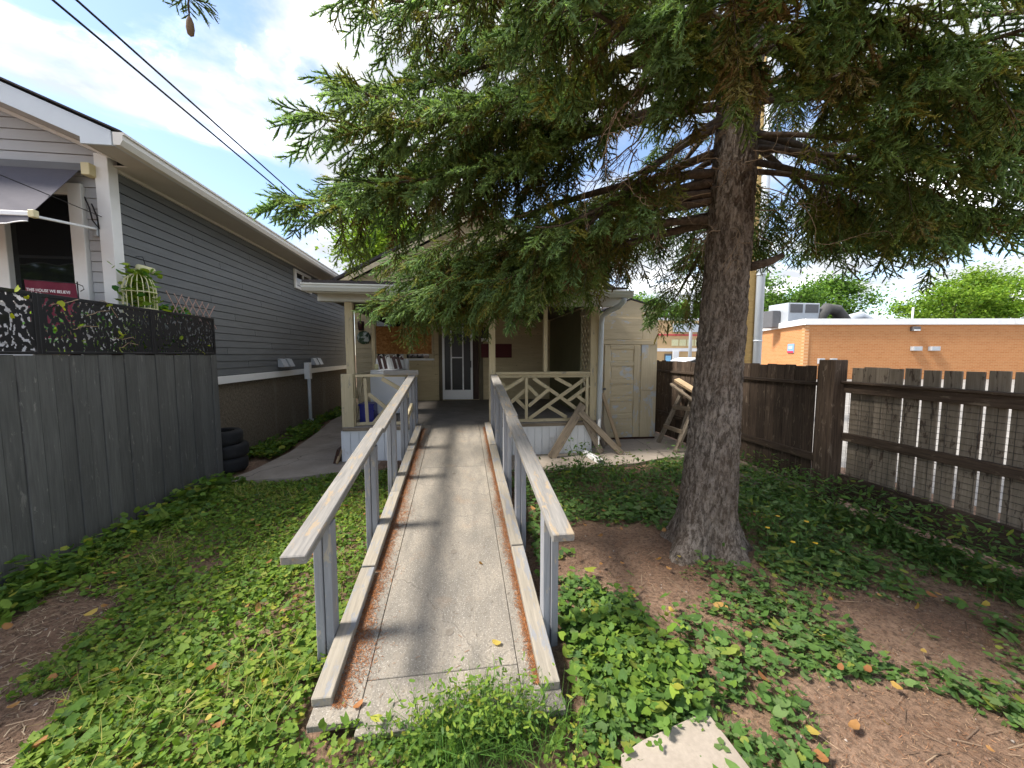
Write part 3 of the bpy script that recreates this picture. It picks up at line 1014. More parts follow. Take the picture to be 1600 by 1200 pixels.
# stack of tyres behind the fence end
for k, (dx, dy, rr_) in enumerate(((0.0, 0.0, 0.27), (0.01, 0.02, 0.265), (-0.025, -0.02, 0.255))):
    lab = ('lowest black tyre of the stack behind the charcoal fence end', 'middle black tyre of the stack behind the charcoal fence end', 'topmost black tyre of the stack behind the charcoal fence end')[k]
    z0 = 0.005 + 0.187 * k
    W = 0.185
    prof = [(rr_ * .60, 0.02), (rr_ * .66, 0.0), (rr_ * .90, 0.0), (rr_ * .985, 0.028), (rr_, 0.06), (rr_, W - .06), (rr_ * .985, W - .028), (rr_ * .90, W), (rr_ * .66, W), (rr_ * .60, W - .02), (rr_ * .72, W / 2), (rr_ * .60, 0.02)]
    t = lathe('tyre', prof, (-3.25 + dx, 5.62 + dy, z0), 'rubber', None, 36)
    tag(t, lab, 'tyre', 'tyres stacked behind the fence')

# ================================================================== WHEELCHAIR RAMP
def ramp_z(y):
    return 0.045 + (0.535 - 0.045) * (y - 1.50) / (5.80 - 1.50)
rp = empty('wheelchair_ramp', (-0.1, 3.6, 0), 'long sloping board ramp with weathered grey handrails up to the porch', 'ramp')
def deck_piece(name, x0, x1, y0, y1, th=0.035):
    return bar(name, ((x0 + x1) / 2, y0, ramp_z(y0) - th / 2), ((x0 + x1) / 2, y1, ramp_z(y1) - th / 2), x1 - x0, th, 'ramp_board', rp, (0, 0, 1), 0.003)
for x0, x1, ys in ((-0.655, -0.452, (1.56, 3.9, 5.79)), (-0.449, 0.262, (1.50, 1.74, 4.18, 5.79)), (0.265, 0.445, (1.50, 2.95, 5.79))):
    for a, b in zip(ys[:-1], ys[1:]):
        deck_piece('deck_panel', x0, x1, a + 0.0015, b - 0.0015)
for x in (-0.62, -0.1, 0.40):
    bar('joist', (x, 1.72, ramp_z(1.72) - 0.08), (x, 5.77, ramp_z(5.77) - 0.08), 0.04, 0.08, 'weathered_grey_paint', rp)
# timber kerbs, laid in lengths
for xc, ys in ((-0.618, (1.63, 2.50, 3.55, 4.62, 5.72)), (0.395, (1.58, 2.62, 3.66, 4.72, 5.70))):
    for i, (a, b) in enumerate(zip(ys[:-1], ys[1:])):
        h = 0.024 + 0.005 * (i % 2)
        bar('kerb', (xc, a + 0.006, ramp_z(a) + h), (xc, b - 0.006, ramp_z(b) + h), 0.088, 0.046, 'kerb_timber', rp, (0, 0, 1), 0.004)
def rail_z(y):
    return 0.722 + 0.141 * (y - 1.70)
for side, xr in ((-1, -0.712), (1, 0.488)):
    # posts: two boards nailed face to face
    for i, y in enumerate((1.99, 3.03, 3.93, 4.80, 5.62)):
        top = rail_z(y) - 0.022
        zb = -0.06 if i < 4 else 0.30
        p = bar('post', (xr + side * 0.014, y - 0.002, zb), (xr + side * 0.014, y - 0.002, top), 0.090, 0.040, 'weathered_grey_paint', rp, (1, 0, 0), 0.003)
        bar('post_board', (xr - side * 0.0285, y + 0.006, zb), (xr - side * 0.0285, y + 0.006, top - 0.003), 0.086, 0.040, 'weathered_grey_paint', p, (1, 0, 0), 0.003)
    ys = (1.66, 3.32, 5.66) if side < 0 else (1.70, 3.60, 5.66)
    for i, (a, b) in enumerate(zip(ys[:-1], ys[1:])):
        h = 0.006 if i == 0 and side < 0 else 0.0
        dx = -0.006 if i == 0 else 0.006
        bar('handrail', (xr + dx, a, rail_z(a) + h), (xr + dx, b - 0.003, rail_z(b) + h), 0.108, 0.044, 'worn_rail_top', rp, (0, 0, 1), 0.005)
bar('brace', (-0.712, 4.84, 0.98 - .27), (-0.712, 5.60, 1.10 - .24), 0.035, 0.085, 'cream_paint', rp)
for (x, y, r_) in ((-0.075, 1.965, 0.022), (-0.062, 2.66, 0.022), (-0.09, 1.60, 0.008), (-0.05, 2.17, 0.009), (-0.08, 4.0, 0.018)):
    P = [(x + r_ * (1 + .12 * mnoise.noise((math.cos(t) * 2 + x * 9, math.sin(t) * 2, y))) * math.cos(t), y + r_ * math.sin(t), ramp_z(y + r_ * math.sin(t)) + 0.0012) for t in np.linspace(0, 2 * PI, 14, endpoint=False)]
    prism('knot', P, (0, 0, 0.0012), 'stain_dark', rp)

# ================================================================== CREAM HOUSE WITH PORCH
hs = empty('cream_house', (0.3, 11, 0), 'cream clapboard house with a railed front porch under a shed roof', 'house')
WY = 8.95
hw = box('front_wall', (-2.35, WY, -0.1), (2.9, WY + 0.12, 3.2), 'cream_siding', hs, 0)
z = 0.55
while z < 2.45:
    for xa, xb in ((-2.34, -0.505), (0.525, 2.12)):
        bar('siding_board', (xa, WY - 0.010, z + 0.055), (xb, WY - 0.010, z + 0.055), 0.098, 0.022, 'cream_siding', hw, (0, -1, 0.08), 0)
    z += 0.108
gw = prism('gable_wall', [(-2.35, WY + 0.03, 3.15), (2.9, WY + 0.03, 3.15), (2.9, WY + 0.03, 3.42), (0.45, WY + 0.03, 4.75), (-2.35, WY + 0.03, 3.25)], (0, 0.1, 0), 'cream_siding', hs)
z = 3.17
while z < 4.6:
    xl = max(-2.3, 0.45 - (4.70 - z - .11) / 0.545)
    xr_ = min(2.85, 0.45 + (4.70 - z - .11) / 0.545)
    if xr_ - xl > 0.2:
        bar('siding_board', (xl, WY + 0.020, z + 0.055), (xr_, WY + 0.020, z + 0.055), 0.124, 0.011, 'cream_siding', gw, (0, -1, 0.11), 0)
    z += 0.108
box('house_body', (-2.33, WY + 0.14, -0.1), (2.88, 16, 3.2), 'cream_siding', hs, 0)
mr = prism('main_roof', [(-2.75, 8.62, 3.12), (0.45, 8.62, 4.86), (3.6, 8.62, 3.14), (3.6, 8.62, 3.20), (0.45, 8.62, 4.93), (-2.75, 8.62, 3.18)], (0, 7.5, 0), 'shingle', hs)
prism('rake_board', [(0.46, 8.60, 4.80), (3.5, 8.60, 3.14), (3.5, 8.60, 3.04), (0.46, 8.60, 4.69)], (0, 0.02, 0), 'cream_paint', hs)
prism('rake_board', [(0.44, 8.60, 4.80), (-2.65, 8.60, 3.12), (-2.65, 8.60, 3.02), (0.44, 8.60, 4.69)], (0, 0.02, 0), 'cream_paint', hs)
# porch deck
pf = box('porch_floor', (-1.74, 5.79, 0.478), (2.13, WY - 0.02, 0.53), 'porch_deck', hs)
box('floor_edge', (-1.735, 5.765, 0.472), (-0.67, 5.787, 0.520), 'old_lumber', hs)
box('floor_edge', (0.52, 5.765, 0.472), (2.12, 5.787, 0.520), 'old_lumber', hs)
# skirting of white vertical panels
sk = box('skirting', (-1.70, 5.815, -0.08), (2.06, 5.83, 0.470), 'white_skirt', hs, 0)
for x0, x1 in ((-1.755, -0.66), (0.44, 2.09)):
    n = int(round((x1 - x0) / 0.122))
    for k in range(n):
        a = x0 + (x1 - x0) * k / n
        b = x0 + (x1 - x0) * (k + 1) / n
        bar('skirt_panel', ((a + b) / 2, 5.803, -0.05), ((a + b) / 2, 5.803, 0.455), b - a - 0.006, 0.012, 'white_skirt', sk, (0, -1, 0), 0.003)
    box('skirt_cap', (x0, 5.789, 0.450), (x1, 5.800, 0.474), 'white_skirt', sk, 0.002)
for k in range(22):
    ya = 5.82 + 0.14 * k
    bar('skirt_panel', (-1.752, ya + 0.07, -0.05), (-1.752, ya + 0.07, 0.47), 0.134, 0.012, 'white_skirt', sk, (-1, 0, 0), 0.003)
box('skirt_corner', (-1.765, 5.795, -0.06), (-1.735, 5.812, 0.470), 'white_skirt', sk)
# posts and beam
box('porch_post', (-1.672, 5.845, 0.53), (-1.562, 5.935, 2.362), 'cream_paint', hs)
box('post_cover', (-1.745, 5.800, 0.475), (-1.575, 5.843, 1.315), 'cream_paint', hs)
box('porch_post', (0.435, 5.845, 0.53), (0.532, 5.935, 2.362), 'cream_paint', hs)
box('mullion', (1.300, 5.865, 1.327), (1.362, 5.925, 2.362), 'cream_paint', hs)
box('porch_post', (2.062, 5.845, 0.53), (2.20, 5.935, 2.362), 'cream_paint', hs)
box('porch_beam', (-2.02, 5.80, 2.364), (2.56, 5.94, 2.49), 'porch_gutter', hs)
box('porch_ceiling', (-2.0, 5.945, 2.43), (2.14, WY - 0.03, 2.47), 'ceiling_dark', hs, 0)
box('porch_fascia', (-2.06, 5.535, 2.44), (2.54, 5.56, 2.555), 'porch_gutter', hs)
box('porch_soffit', (-2.05, 5.562, 2.478), (2.54, 5.797, 2.492), 'soffit', hs, 0)
prism('porch_gutter', [(-2.10, 5.533, 2.455), (-2.10, 5.47, 2.455), (-2.10, 5.445, 2.50), (-2.10, 5.445, 2.53), (-2.10, 5.432, 2.535), (-2.10, 5.432, 2.555), (-2.10, 5.533, 2.555)], (4.68, 0, 0), 'porch_gutter', hs)
pr = prism('porch_roof', [(-2.08, 5.45, 2.565), (-2.08, WY, 3.13), (-2.08, WY, 3.17), (-2.08, 5.45, 2.600)], (4.56, 0, 0), 'shingle', hs)
for sx in (-2.06, 2.46):
    prism('side_gable', [(sx, 5.56, 2.47), (sx, WY, 2.47), (sx, WY, 3.12), (sx, 5.56, 2.575)], (0.02, 0, 0), 'cream_paint', hs)
# downspout
ds = tube('downspout', [(2.45, 5.49, 2.45), (2.45, 5.50, 2.40), (2.40, 5.56, 2.33), (2.29, 5.72, 2.27), (2.235, 5.80, 2.20), (2.225, 5.815, 2.10), (2.215, 5.815, 1.2), (2.205, 5.815, 0.22)], 0.040, 'downspout_grey', hs, 10)
# left railing
def rail_group(name, a, b):
    return bar(name, a, b, 0.085, 0.036, 'cream_paint', hs)
rt = rail_group('porch_railing', (-1.555, 5.88, 1.285), (-0.66, 5.88, 1.285))
bar('bottom_rail', (-1.555, 5.88, 0.560), (-0.66, 5.88, 0.560), 0.05, 0.045, 'cream_paint', rt)
def LZ(zx, zy):
    return (-1.55 + (zx - 310) / 820 * 0.80, 1.275 - (zy - 310) / 720 * 0.715)
def slat(pa, pb, par, y, th=0.020, w=0.058):
    bar('railing_slat', (pa[0], y, pa[1]), (pb[0], y, pb[1]), w, th, 'cream_paint', par, (0, 1, 0), 0.002)
slat(LZ(445, 335), LZ(465, 1020), rt, 5.862, 0.022, 0.045)
slat(LZ(555, 1025), LZ(1130, 345), rt, 5.858)
slat(LZ(485, 575), LZ(860, 890), rt, 5.881)
slat(LZ(690, 345), LZ(950, 500), rt, 5.881)
slat(LZ(950, 500), LZ(1140, 640), rt, 5.8815)
bar('rail_cap', (-1.13, 5.80, 1.330), (-0.63, 5.80, 1.330), 0.09, 0.075, 'worn_rail_top', rt, (0, 0, 1), 0.006)
box('railing_post', (-0.745, 5.845, 0.53), (-0.66, 5.925, 1.262), 'weathered_grey_paint', rt)
# side railing, left edge of the porch
sr = bar('porch_railing', (-1.62, 5.94, 1.285), (-1.62, WY - 0.03, 1.285), 0.085, 0.036, 'cream_paint', hs)
bar('bottom_rail', (-1.62, 5.94, 0.56), (-1.62, WY - 0.03, 0.56), 0.05, 0.045, 'cream_paint', sr)
for k in range(5):
    ya = 6.0 + 0.56 * k
    bar('railing_slat', (-1.60, ya, 0.585), (-1.60, ya + 0.52, 1.262), 0.055, 0.02, 'cream_paint', sr, (1, 0, 0), 0.002)
    bar('railing_slat', (-1.632, ya + 0.52, 0.585), (-1.632, ya, 1.262), 0.055, 0.02, 'cream_paint', sr, (1, 0, 0), 0.002)
box('side_post', (-1.66, 7.45, 0.53), (-1.60, 7.51, 2.43), 'cream_paint', hs)
# right railing, crossed slats
rt2 = bar('porch_railing', (0.535, 5.885, 1.308), (2.058, 5.885, 1.308), 0.10, 0.038, 'cream_paint', hs)
bar('under_rail', (0.535, 5.872, 1.262), (2.058, 5.872, 1.262), 0.035, 0.050, 'cream_paint', rt2)
bar('bottom_rail', (0.535, 5.872, 0.555), (2.058, 5.872, 0.555), 0.05, 0.045, 'cream_paint', rt2)
def RZ(zx, zy):
    return (0.54 + (zx - 235) / 595 * 1.50, 1.235 - (zy - 290) / 280 * 0.655)
for pa, pb, y in (((285, 372), (410, 292), 5.850), ((250, 300), (300, 357), 5.8725), ((320, 462), (417, 372), 5.850),
                  ((428, 338), (512, 425), 5.8725), ((440, 482), (578, 362), 5.850), ((470, 292), (640, 418), 5.8725), ((640, 418), (800, 545), 5.8725),
                  ((442, 570), (818, 290), 5.8505), ((612, 290), (718, 352), 5.8725), ((695, 452), (835, 345), 5.8505), ((570, 488), (690, 566), 5.8725),
                  ((758, 418), (835, 478), 5.8725), ((355, 425), (425, 500), 5.8725), ((260, 560), (330, 480), 5.850)):
    slat(RZ(*pa), RZ(*pb), rt2, y, 0.020, 0.055)
bar('railing_slat', (RZ(425, 290)[0], 5.8285, 1.235), (RZ(425, 290)[0], 5.8285, 0.58), 0.045, 0.02, 'cream_paint', rt2, (0, 1, 0), 0.002)
bar('railing_slat', (RZ(817, 290)[0], 5.8285, 1.235), (RZ(817, 290)[0], 5.8285, 0.58), 0.045, 0.02, 'cream_paint', rt2, (0, 1, 0), 0.002)
# right side of porch: solid wall then lattice
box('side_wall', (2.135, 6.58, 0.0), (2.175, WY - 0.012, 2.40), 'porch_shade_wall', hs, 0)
box('side_wall_cap', (2.115, 6.58, 2.405), (2.185, WY - 0.012, 2.428), 'cream_paint', hs)
la = box('lattice_frame', (2.12, 5.945, 2.28), (2.18, 6.575, 2.36), 'cream_paint', hs)
box('lattice_rail', (2.12, 5.945, 1.28), (2.18, 6.575, 1.33), 'cream_paint', la)
for k in range(-7, 6):
    for s in (1, -1):
        pts_ = []
        y0_, z0_ = 5.95, 1.335
        # clip 45-degree strips to the frame (0.62 wide, 0.94 tall)
        c = 0.16 * k + 0.04
        seg = []
        for t in np.linspace(0, 0.62, 63):
            zz = (t if s > 0 else 0.62 - t) * 1.0 + c
            if 0 <= zz <= 0.94:
                seg.append((t, zz))
        c2 = c
        if len(seg) > 6:
            (t0, za), (t1, zb) = seg[0], seg[-1]
            bar('lattice_strip', (2.15 + 0.0065 * s, y0_ + t0, z0_ + za), (2.15 + 0.0065 * s, y0_ + t1, z0_ + zb), 0.038, 0.008, 'cream_paint', la, (1, 0, 0), 0)
bar('lattice_strip', (2.157, 5.96, 2.1), (2.157, 6.1, 2.27), 0.038, 0.008, 'cream_paint', la, (1, 0, 0), 0)
for s in (0, 1):
    bar('side_slat', (2.15, 5.95 if s else 6.57, 0.56), (2.15, 6.57 if s else 5.95, 1.275), 0.05, 0.018 + .004 * s, 'cream_paint', la, (1, 0, 0), 0.002)
# door
dr = box('entry_door', (-0.37, 8.926, 0.545), (0.42, 8.938, 2.56), 'dark_brown_wood', hs, 0)
for x0, x1 in ((-0.50, -0.425), (0.43, 0.52)):
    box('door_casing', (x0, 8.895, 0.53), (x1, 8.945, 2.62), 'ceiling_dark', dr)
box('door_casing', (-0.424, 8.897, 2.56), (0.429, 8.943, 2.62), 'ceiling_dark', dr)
# storm door standing slightly open
hinge = Vector((-0.42, 8.885, 0))
ang = math.radians(-6)
def sdp(x, y, z_):
    return hinge + Vector((x * math.cos(ang) - y * math.sin(ang), x * math.sin(ang) + y * math.cos(ang), z_))
upv = (math.sin(ang), -math.cos(ang), 0)
def sbar(name, x0, z0, x1, z1, w, t, mat, par, y=0.0):
    return bar(name, sdp(x0, y, z0), sdp(x1, y, z1), w, t, mat, par, upv, 0.003)
sd_ = sbar('storm_door', 0.025, 0.56, 0.025, 2.54, 0.05, 0.03, 'white_metal', hs)
sbar('stile', 0.675, 0.56, 0.675, 2.54, 0.05, 0.03, 'white_metal', sd_)
sbar('top_rail', 0.051, 2.505, 0.649, 2.505, 0.07, 0.028, 'white_metal', sd_)
sbar('kick_panel', 0.051, 0.67, 0.649, 0.67, 0.22, 0.028, 'white_metal', sd_)
for x in (0.205, 0.475):
    sbar('glazing_bar', x, 0.782, x, 2.468, 0.03, 0.026, 'white_metal', sd_)
for z_ in (1.53, 2.22):
    sbar('glazing_bar', 0.222, z_, 0.458, z_, 0.028, 0.024, 'white_metal', sd_)
for x0, x1 in ((0.052, 0.188), (0.222, 0.458), (0.492, 0.648)):
    sbar('pane', (x0 + x1) / 2, 0.782, (x0 + x1) / 2, 2.468, x1 - x0, 0.006, 'door_glass', sd_, 0.004)
sbar('handle', 0.655, 1.30, 0.655, 1.46, 0.022, 0.03, 'black_metal', sd_, -0.032)
sbar('sticker', 0.52, 2.39, 0.60, 2.39, 0.08, 0.003, 'dark_glass', sd_, -0.006)
# boarded window
wd = box('window', (-1.94, 8.895, 1.47), (-0.62, 8.945, 2.66), 'cream_paint', hs)
box('pane', (-1.86, 8.884, 1.52), (-1.29, 8.893, 1.66), 'dark_glass', wd, 0)
box('pane', (-1.22, 8.884, 1.52), (-0.72, 8.893, 1.66), 'dark_glass', wd, 0)
box('pane', (-1.86, 8.884, 2.2), (-0.72, 8.893, 2.58), 'dark_glass', wd, 0)
box('plywood_sheet', (-1.88, 8.868, 1.615), (-0.655, 8.883, 2.235), 'osb', wd, 0.002)
bar('window_trim', (-0.64, 8.88, 1.30), (-0.64, 8.88, 2.5), 0.04, 0.02, 'cream_paint', wd, (0, -1, 0))
bar('window_trim', (-1.95, 8.88, 1.30), (-1.95, 8.88, 2.5), 0.05, 0.02, 'cream_paint', wd, (0, -1, 0))
box('window_sill', (-1.97, 8.85, 1.465), (-0.60, 8.866, 1.51), 'white_trim', wd)

# things fixed to the porch wall
ml = empty('letter_box', (0.57, 8.9, 1.95), 'black letter box with white paper below beside the front door', 'letter box')
box('box', (0.47, 8.82, 1.98), (0.67, 8.905, 2.22), 'black_metal', ml)
box('lid', (0.465, 8.81, 2.221), (0.675, 8.906, 2.235), 'black_metal', ml)
box('paper', (0.48, 8.88, 1.90), (0.66, 8.886, 1.978), 'white_trim', ml, 0)
o = box('wall_sign', (0.48, 8.885, 1.53), (1.20, 8.905, 1.85), 'dark_red_board', None); tag(o, 'plain dark red board hung on the shaded porch wall', 'sign')
wl = empty('wall_lamp', (1.17, 8.9, 2.3), 'old bracket lamp with glass globe on the shaded porch wall', 'lamp')
lathe('lamp_back', [(0.001, -0.02), (0.06, -0.02), (0.06, 0.0), (0.001, 0.0)], (1.17, 8.91, 2.33), 'black_metal', wl, 16, 'y')
tube('lamp_arm', [(1.17, 8.9, 2.33), (1.17, 8.84, 2.35), (1.16, 8.79, 2.34)], 0.012, 'black_metal', wl, 8)
lathe('globe', [(0.001, -0.07), (0.04, -0.06), (0.065, -0.02), (0.065, 0.02), (0.035, 0.06), (0.001, 0.065)], (1.155, 8.78, 2.29), 'grey_metal', wl, 16)
bl = empty('porch_lantern', (-2.2, 8.9, 2.2), 'small dark lantern on the clapboards beside the boarded window', 'lantern')
box('back_plate', (-2.26, 8.89, 2.14), (-2.14, 8.912, 2.34), 'black_metal', bl)
lathe('lantern_body', [(0.001, -0.08), (0.045, -0.08), (0.055, 0.0), (0.06, 0.07), (0.02, 0.11), (0.001, 0.12)], (-2.2, 8.83, 2.24), 'brown_vinyl', bl, 8)
gd = empty('wall_ornament', (-2.16, 8.9, 1.95), 'round green and white wall ornament below the lantern', 'ornament')
k_ = NT('ornament_green'); n_ = k_.noise(k_.obj, 14, 3, 0.5); k_.fin(k_.mix(k_.rng(n_, 0.45, 0.55), (0.045, 0.085, 0.04), (0.45, 0.48, 0.42)), 0.5, 0.3)
lathe('disc', [(0.001, -0.035), (0.08, -0.03), (0.13, -0.012), (0.15, 0.0), (0.001, 0.0)], (-2.15, 8.905, 1.98), 'ornament_green', gd, 24, 'y')
tube('hanger', [(-2.08, 8.88, 1.98), (-2.04, 8.86, 2.1), (-2.0, 8.86, 1.95), (-2.05, 8.88, 1.85)], 0.008, 'black_metal', gd, 6)

# things on the porch
ws = empty('washing_machine', (-1.29, 7.2, 0.53), 'old white washing machine standing on the porch behind the railing', 'washing machine')
box('cabinet', (-1.585, 6.90, 0.55), (-0.985, 7.52, 1.30), 'appliance_white', ws, 0.012)
box('lid', (-1.575, 6.91, 1.303), (-0.995, 7.36, 1.325), 'appliance_white', ws, 0.006)
prism('control_panel', [(-1.59, 7.36, 1.302), (-1.59, 7.53, 1.302), (-1.59, 7.53, 1.52), (-1.59, 7.45, 1.52)], (0.6, 0, 0), 'appliance_white', ws)
lathe('dial', [(0.001, -0.02), (0.035, -0.02), (0.035, 0.0)], (-1.15, 7.39, 1.42), 'grey_metal', ws, 14, 'y')
box('toe_kick', (-1.55, 6.94, 0.532), (-1.02, 7.48, 0.549), 'dark_grey_metal', ws, 0)
fcr = empty('folded_chair', (-1.25, 7.0, 1.33), 'folded lawn chair with brown and white straps on the washing machine', 'chair')
for k in range(4):
    x = -1.36 + 0.075 * k
    tube('frame_tube', [(x - .05 + 0.03 * k, 6.98, 1.335), (x - .10 + 0.05 * k, 7.02, 1.56), (x - .06 + 0.05 * k, 7.1, 1.60), (x + .02 + 0.03 * k, 7.2, 1.335)], 0.011, 'white_metal', fcr, 8)
for k in range(5):
    bar('strap', (-1.45 + 0.085 * k, 6.975, 1.58 - 0.01 * k), (-1.40 + 0.085 * k, 6.965, 1.345), 0.055, 0.006, 'brown_vinyl' if k != 2 else 'white_trim', fcr, (0, -1, 0), 0)
bar('strap', (-1.22, 6.99, 1.55), (-1.02, 7.02, 1.52), 0.04, 0.006, 'brown_vinyl', fcr, (0, -1, 0), 0)
lathe('jar', [(0.001, 0.0), (0.035, 0.0), (0.037, 0.08), (0.02, 0.1), (0.001, 0.1)], (-1.52, 7.15, 1.327), 'cane', None, 14)
tag(bpy.data.objects['jar'], 'small pale jar on the washing machine beside folded chair', 'jar')
bn = empty('blue_bin', (-1.47, 6.25, 0.53), 'dark blue plastic bin on the porch behind the left railing', 'bin')
prism('tub', [(-1.57, 6.10, 0.535), (-1.36, 6.10, 0.535), (-1.36, 6.38, 0.535), (-1.57, 6.38, 0.535)], (0.0, 0, 0.27), 'blue_plastic', bn)
box('rim', (-1.585, 6.085, 0.806), (-1.345, 6.395, 0.832), 'blue_plastic', bn)
bar('rim_fold', (-1.48, 6.085, 0.80), (-1.345, 6.085, 0.72), 0.01, 0.03, 'blue_plastic', bn)
o = box('carton', (-1.27, 6.02, 0.533), (-1.02, 6.2, 0.64), 'dark_brown_wood', None); tag(o, 'low dark brown carton on the porch floor beside the blue bin', 'box')
o = prism('leaning_box', [(-1.86, 5.70, 0.015), (-1.80, 5.70, 0.014), (-1.765, 5.70, 0.20), (-1.80, 5.70, 0.225)], (0, 0.22, 0), 'dark_brown_wood'); tag(o, 'dark brown panel leaning on the left end of the skirting', 'panel')
o = bar('wood_block', (-1.79, 5.64, 0.03), (-1.768, 5.80, 0.19), 0.02, 0.05, 'fresh_lumber', None, (0, 0, 1)); tag(o, 'short pale wood offcut beside the dark leaning panel', 'lumber')

# ================================================================== SHED
sh = empty('shed', (3.1, 7.6, 0), 'cream shed with peeling paint and a narrow panelled door', 'shed')
SY = 6.66
swl = prism('shed_wall', [(2.42, SY, 0.0), (3.64, SY, 0.0), (3.64, SY, 2.46), (3.10, SY, 2.60), (2.42, SY, 2.30)], (0, 1.9, 0), 'peeling_cream', sh)
prism('shed_roof', [(2.36, SY - 0.015, 2.285), (3.10, SY - 0.015, 2.607), (3.70, SY - 0.015, 2.452), (3.70, SY - 0.015, 2.475), (3.10, SY - 0.015, 2.632), (2.36, SY - 0.015, 2.31)], (0, 1.95, 0), 'shingle', sh)
box('sheathing', (3.33, SY - 0.016, 0.05), (3.636, SY - 0.001, 0.92), 'peeling_cream', swl, 0.003)
box('sheathing', (3.33, SY - 0.015, 0.926), (3.637, SY - 0.001, 1.80), 'peeling_cream', swl, 0.003)
box('sheathing', (2.46, SY - 0.015, 1.875), (3.34, SY - 0.001, 2.27), 'peeling_cream', swl, 0.003)
box('sheathing', (3.346, SY - 0.016, 1.875), (3.636, SY - 0.001, 2.40), 'peeling_cream', swl, 0.003)
box('header_board', (2.56, SY - 0.028, 1.785), (3.62, SY - 0.0005, 1.868), 'peeling_cream', swl, 0.003)
box('shed_sill', (2.5, SY - 0.03, 0.018), (3.63, SY - 0.002, 0.05), 'dark_brown_wood', swl, 0.003)
sdr = box('shed_door', (2.60, SY - 0.022, 0.055), (3.29, SY - 0.010, 1.775), 'peeling_cream', sh, 0.002)
for x0, x1 in ((2.605, 2.715), (3.175, 3.285)):
    box('stile', (x0, SY - 0.040, 0.06), (x1, SY - 0.023, 1.77), 'peeling_cream', sdr, 0.003)
zs = [0.06, 0.42, 0.74, 1.06, 1.39, 1.70]
for i, z_ in enumerate(zs):
    h = 0.075 if i < 5 else 0.07
    box('door_rail', (2.718, SY - 0.039, z_), (3.172, SY - 0.023, z_ + h), 'peeling_cream', sdr, 0.003)
    if i < 5:
        box('door_panel', (2.745, SY - 0.029, z_ + h + 0.025), (3.145, SY - 0.0225, zs[i + 1] - 0.025), 'peeling_cream', sdr, 0.004)
for z_ in (0.95, 0.72):
    box('hasp', (2.585, SY - 0.055, z_), (2.635, SY - 0.041, z_ + 0.04), 'dark_grey_metal', sdr, 0.002)
box('door_jamb', (2.55, SY - 0.026, 0.055), (2.592, SY - 0.0005, 1.78), 'peeling_cream', sh, 0.002)

# lumber and pipe leaning about the porch corner
def lean(label, a, b, w, t, mat, up=(0, -1, 0.3), name='plank'):
    o = bar(name, a, b, w, t, mat, None, up, 0.004)
    return tag(o, label, 'lumber', 'lumber left by the porch corner')
lean('wide weathered plank leaning left to right against the railing end', (1.36, 5.55, 0.02), (1.93, 5.79, 0.80), 0.13, 0.042, 'old_lumber')
lean('long weathered stud leaning from the porch corner down to the patio', (1.86, 5.74, 0.70), (2.52, 5.60, 0.025), 0.095, 0.04, 'old_lumber')
lean('dark short plank leaning behind the long stud at the porch corner', (1.96, 5.765, 0.56), (2.22, 5.70, 0.03), 0.10, 0.035, 'grey_fence_back')
lean('broad grey board leaning upright beside the downspout', (2.33, 6.52, 0.85), (2.48, 6.22, 0.02), 0.17, 0.025, 'old_lumber', (-0.2, -1, 0.2))
lean('pale narrow stud leaning beside the shed door', (2.55, 6.56, 0.90), (2.68, 6.05, 0.02), 0.06, 0.04, 'fresh_lumber', (-0.2, -1, 0.2))
lean('thin grey batten leaning between the downspout and broad board', (2.30, 6.4, 0.62), (2.40, 6.05, 0.02), 0.05, 0.03, 'grey_fence_back', (-0.2, -1, 0.2))
dp = empty('loose_downspout', (1.95, 5.4, 0), 'loose white downspout length lying on the patio', 'downspout')
pa_, pb_ = Vector((1.93, 5.70, 0.052)), Vector((2.0, 5.13, 0.052))
for nm, dxy, dz, w, t in (('top_face', 0, 0.028, 0.07, 0.004), ('bottom_face', 0, -0.028, 0.07, 0.004)):
    bar(nm, pa_ + Vector((0, 0, dz)), pb_ + Vector((0, 0, dz)), w, t, 'white_trim', dp, (0, 0, 1), 0)
for s in (-1, 1):
    bar('side_face', pa_ + Vector((s * 0.035, 0, 0)), pb_ + Vector((s * 0.035, 0, 0)), 0.004, 0.0515, 'white_trim', dp, (0, 0, 1), 0)
o = tube('elbow_pipe', [(2.17, 5.70, 0.02), (2.17, 5.70, 0.50), (2.18, 5.72, 0.54), (2.20, 5.76, 0.55)], 0.024, 'white_trim', None, 10); tag(o, 'short white pipe stub with elbow at the porch corner', 'pipe')

# ================================================================== BROWN FENCE, RIGHT
fr = empty('board_fence', (3.95, 4.5, 0), 'dark brown board fence along the right side of the yard', 'fence')
rz = random.Random(3)
# far section
y = 3.62
while y < 7.6:
    w = 0.132 + rz.uniform(-0.008, 0.006)
    gap = rz.choice((0.001, 0.003, 0.002, 0.006, 0.013))
    bar('fence_board', (3.985 + rz.uniform(-.003, .003), y + w / 2, 0.02), (3.985 + rz.uniform(-.003, .003), y + w / 2 + rz.uniform(-.004, .004), 1.475 + rz.uniform(-0.012, 0.012)), w, 0.018, 'dark_fence', fr, (1, 0, 0), 0.003)
    y += w + gap
for zz in (1.255, 0.40):
    box('fence_rail', (3.935, 3.60, zz), (3.972, 7.6, zz + 0.04 if zz > 1 else zz + 0.085), 'dark_fence', fr)
box('fence_rail', (3.88, 3.63, 0.02), (3.935, 5.3, 0.10), 'old_lumber', fr)
box('fence_post', (3.83, 3.42, -0.1), (3.99, 3.60, 1.545), 'dark_fence', fr, 0.006)
box('fence_post', (4.0, 7.42, -0.1), (4.09, 7.52, 1.48), 'dark_fence', fr, 0.006)
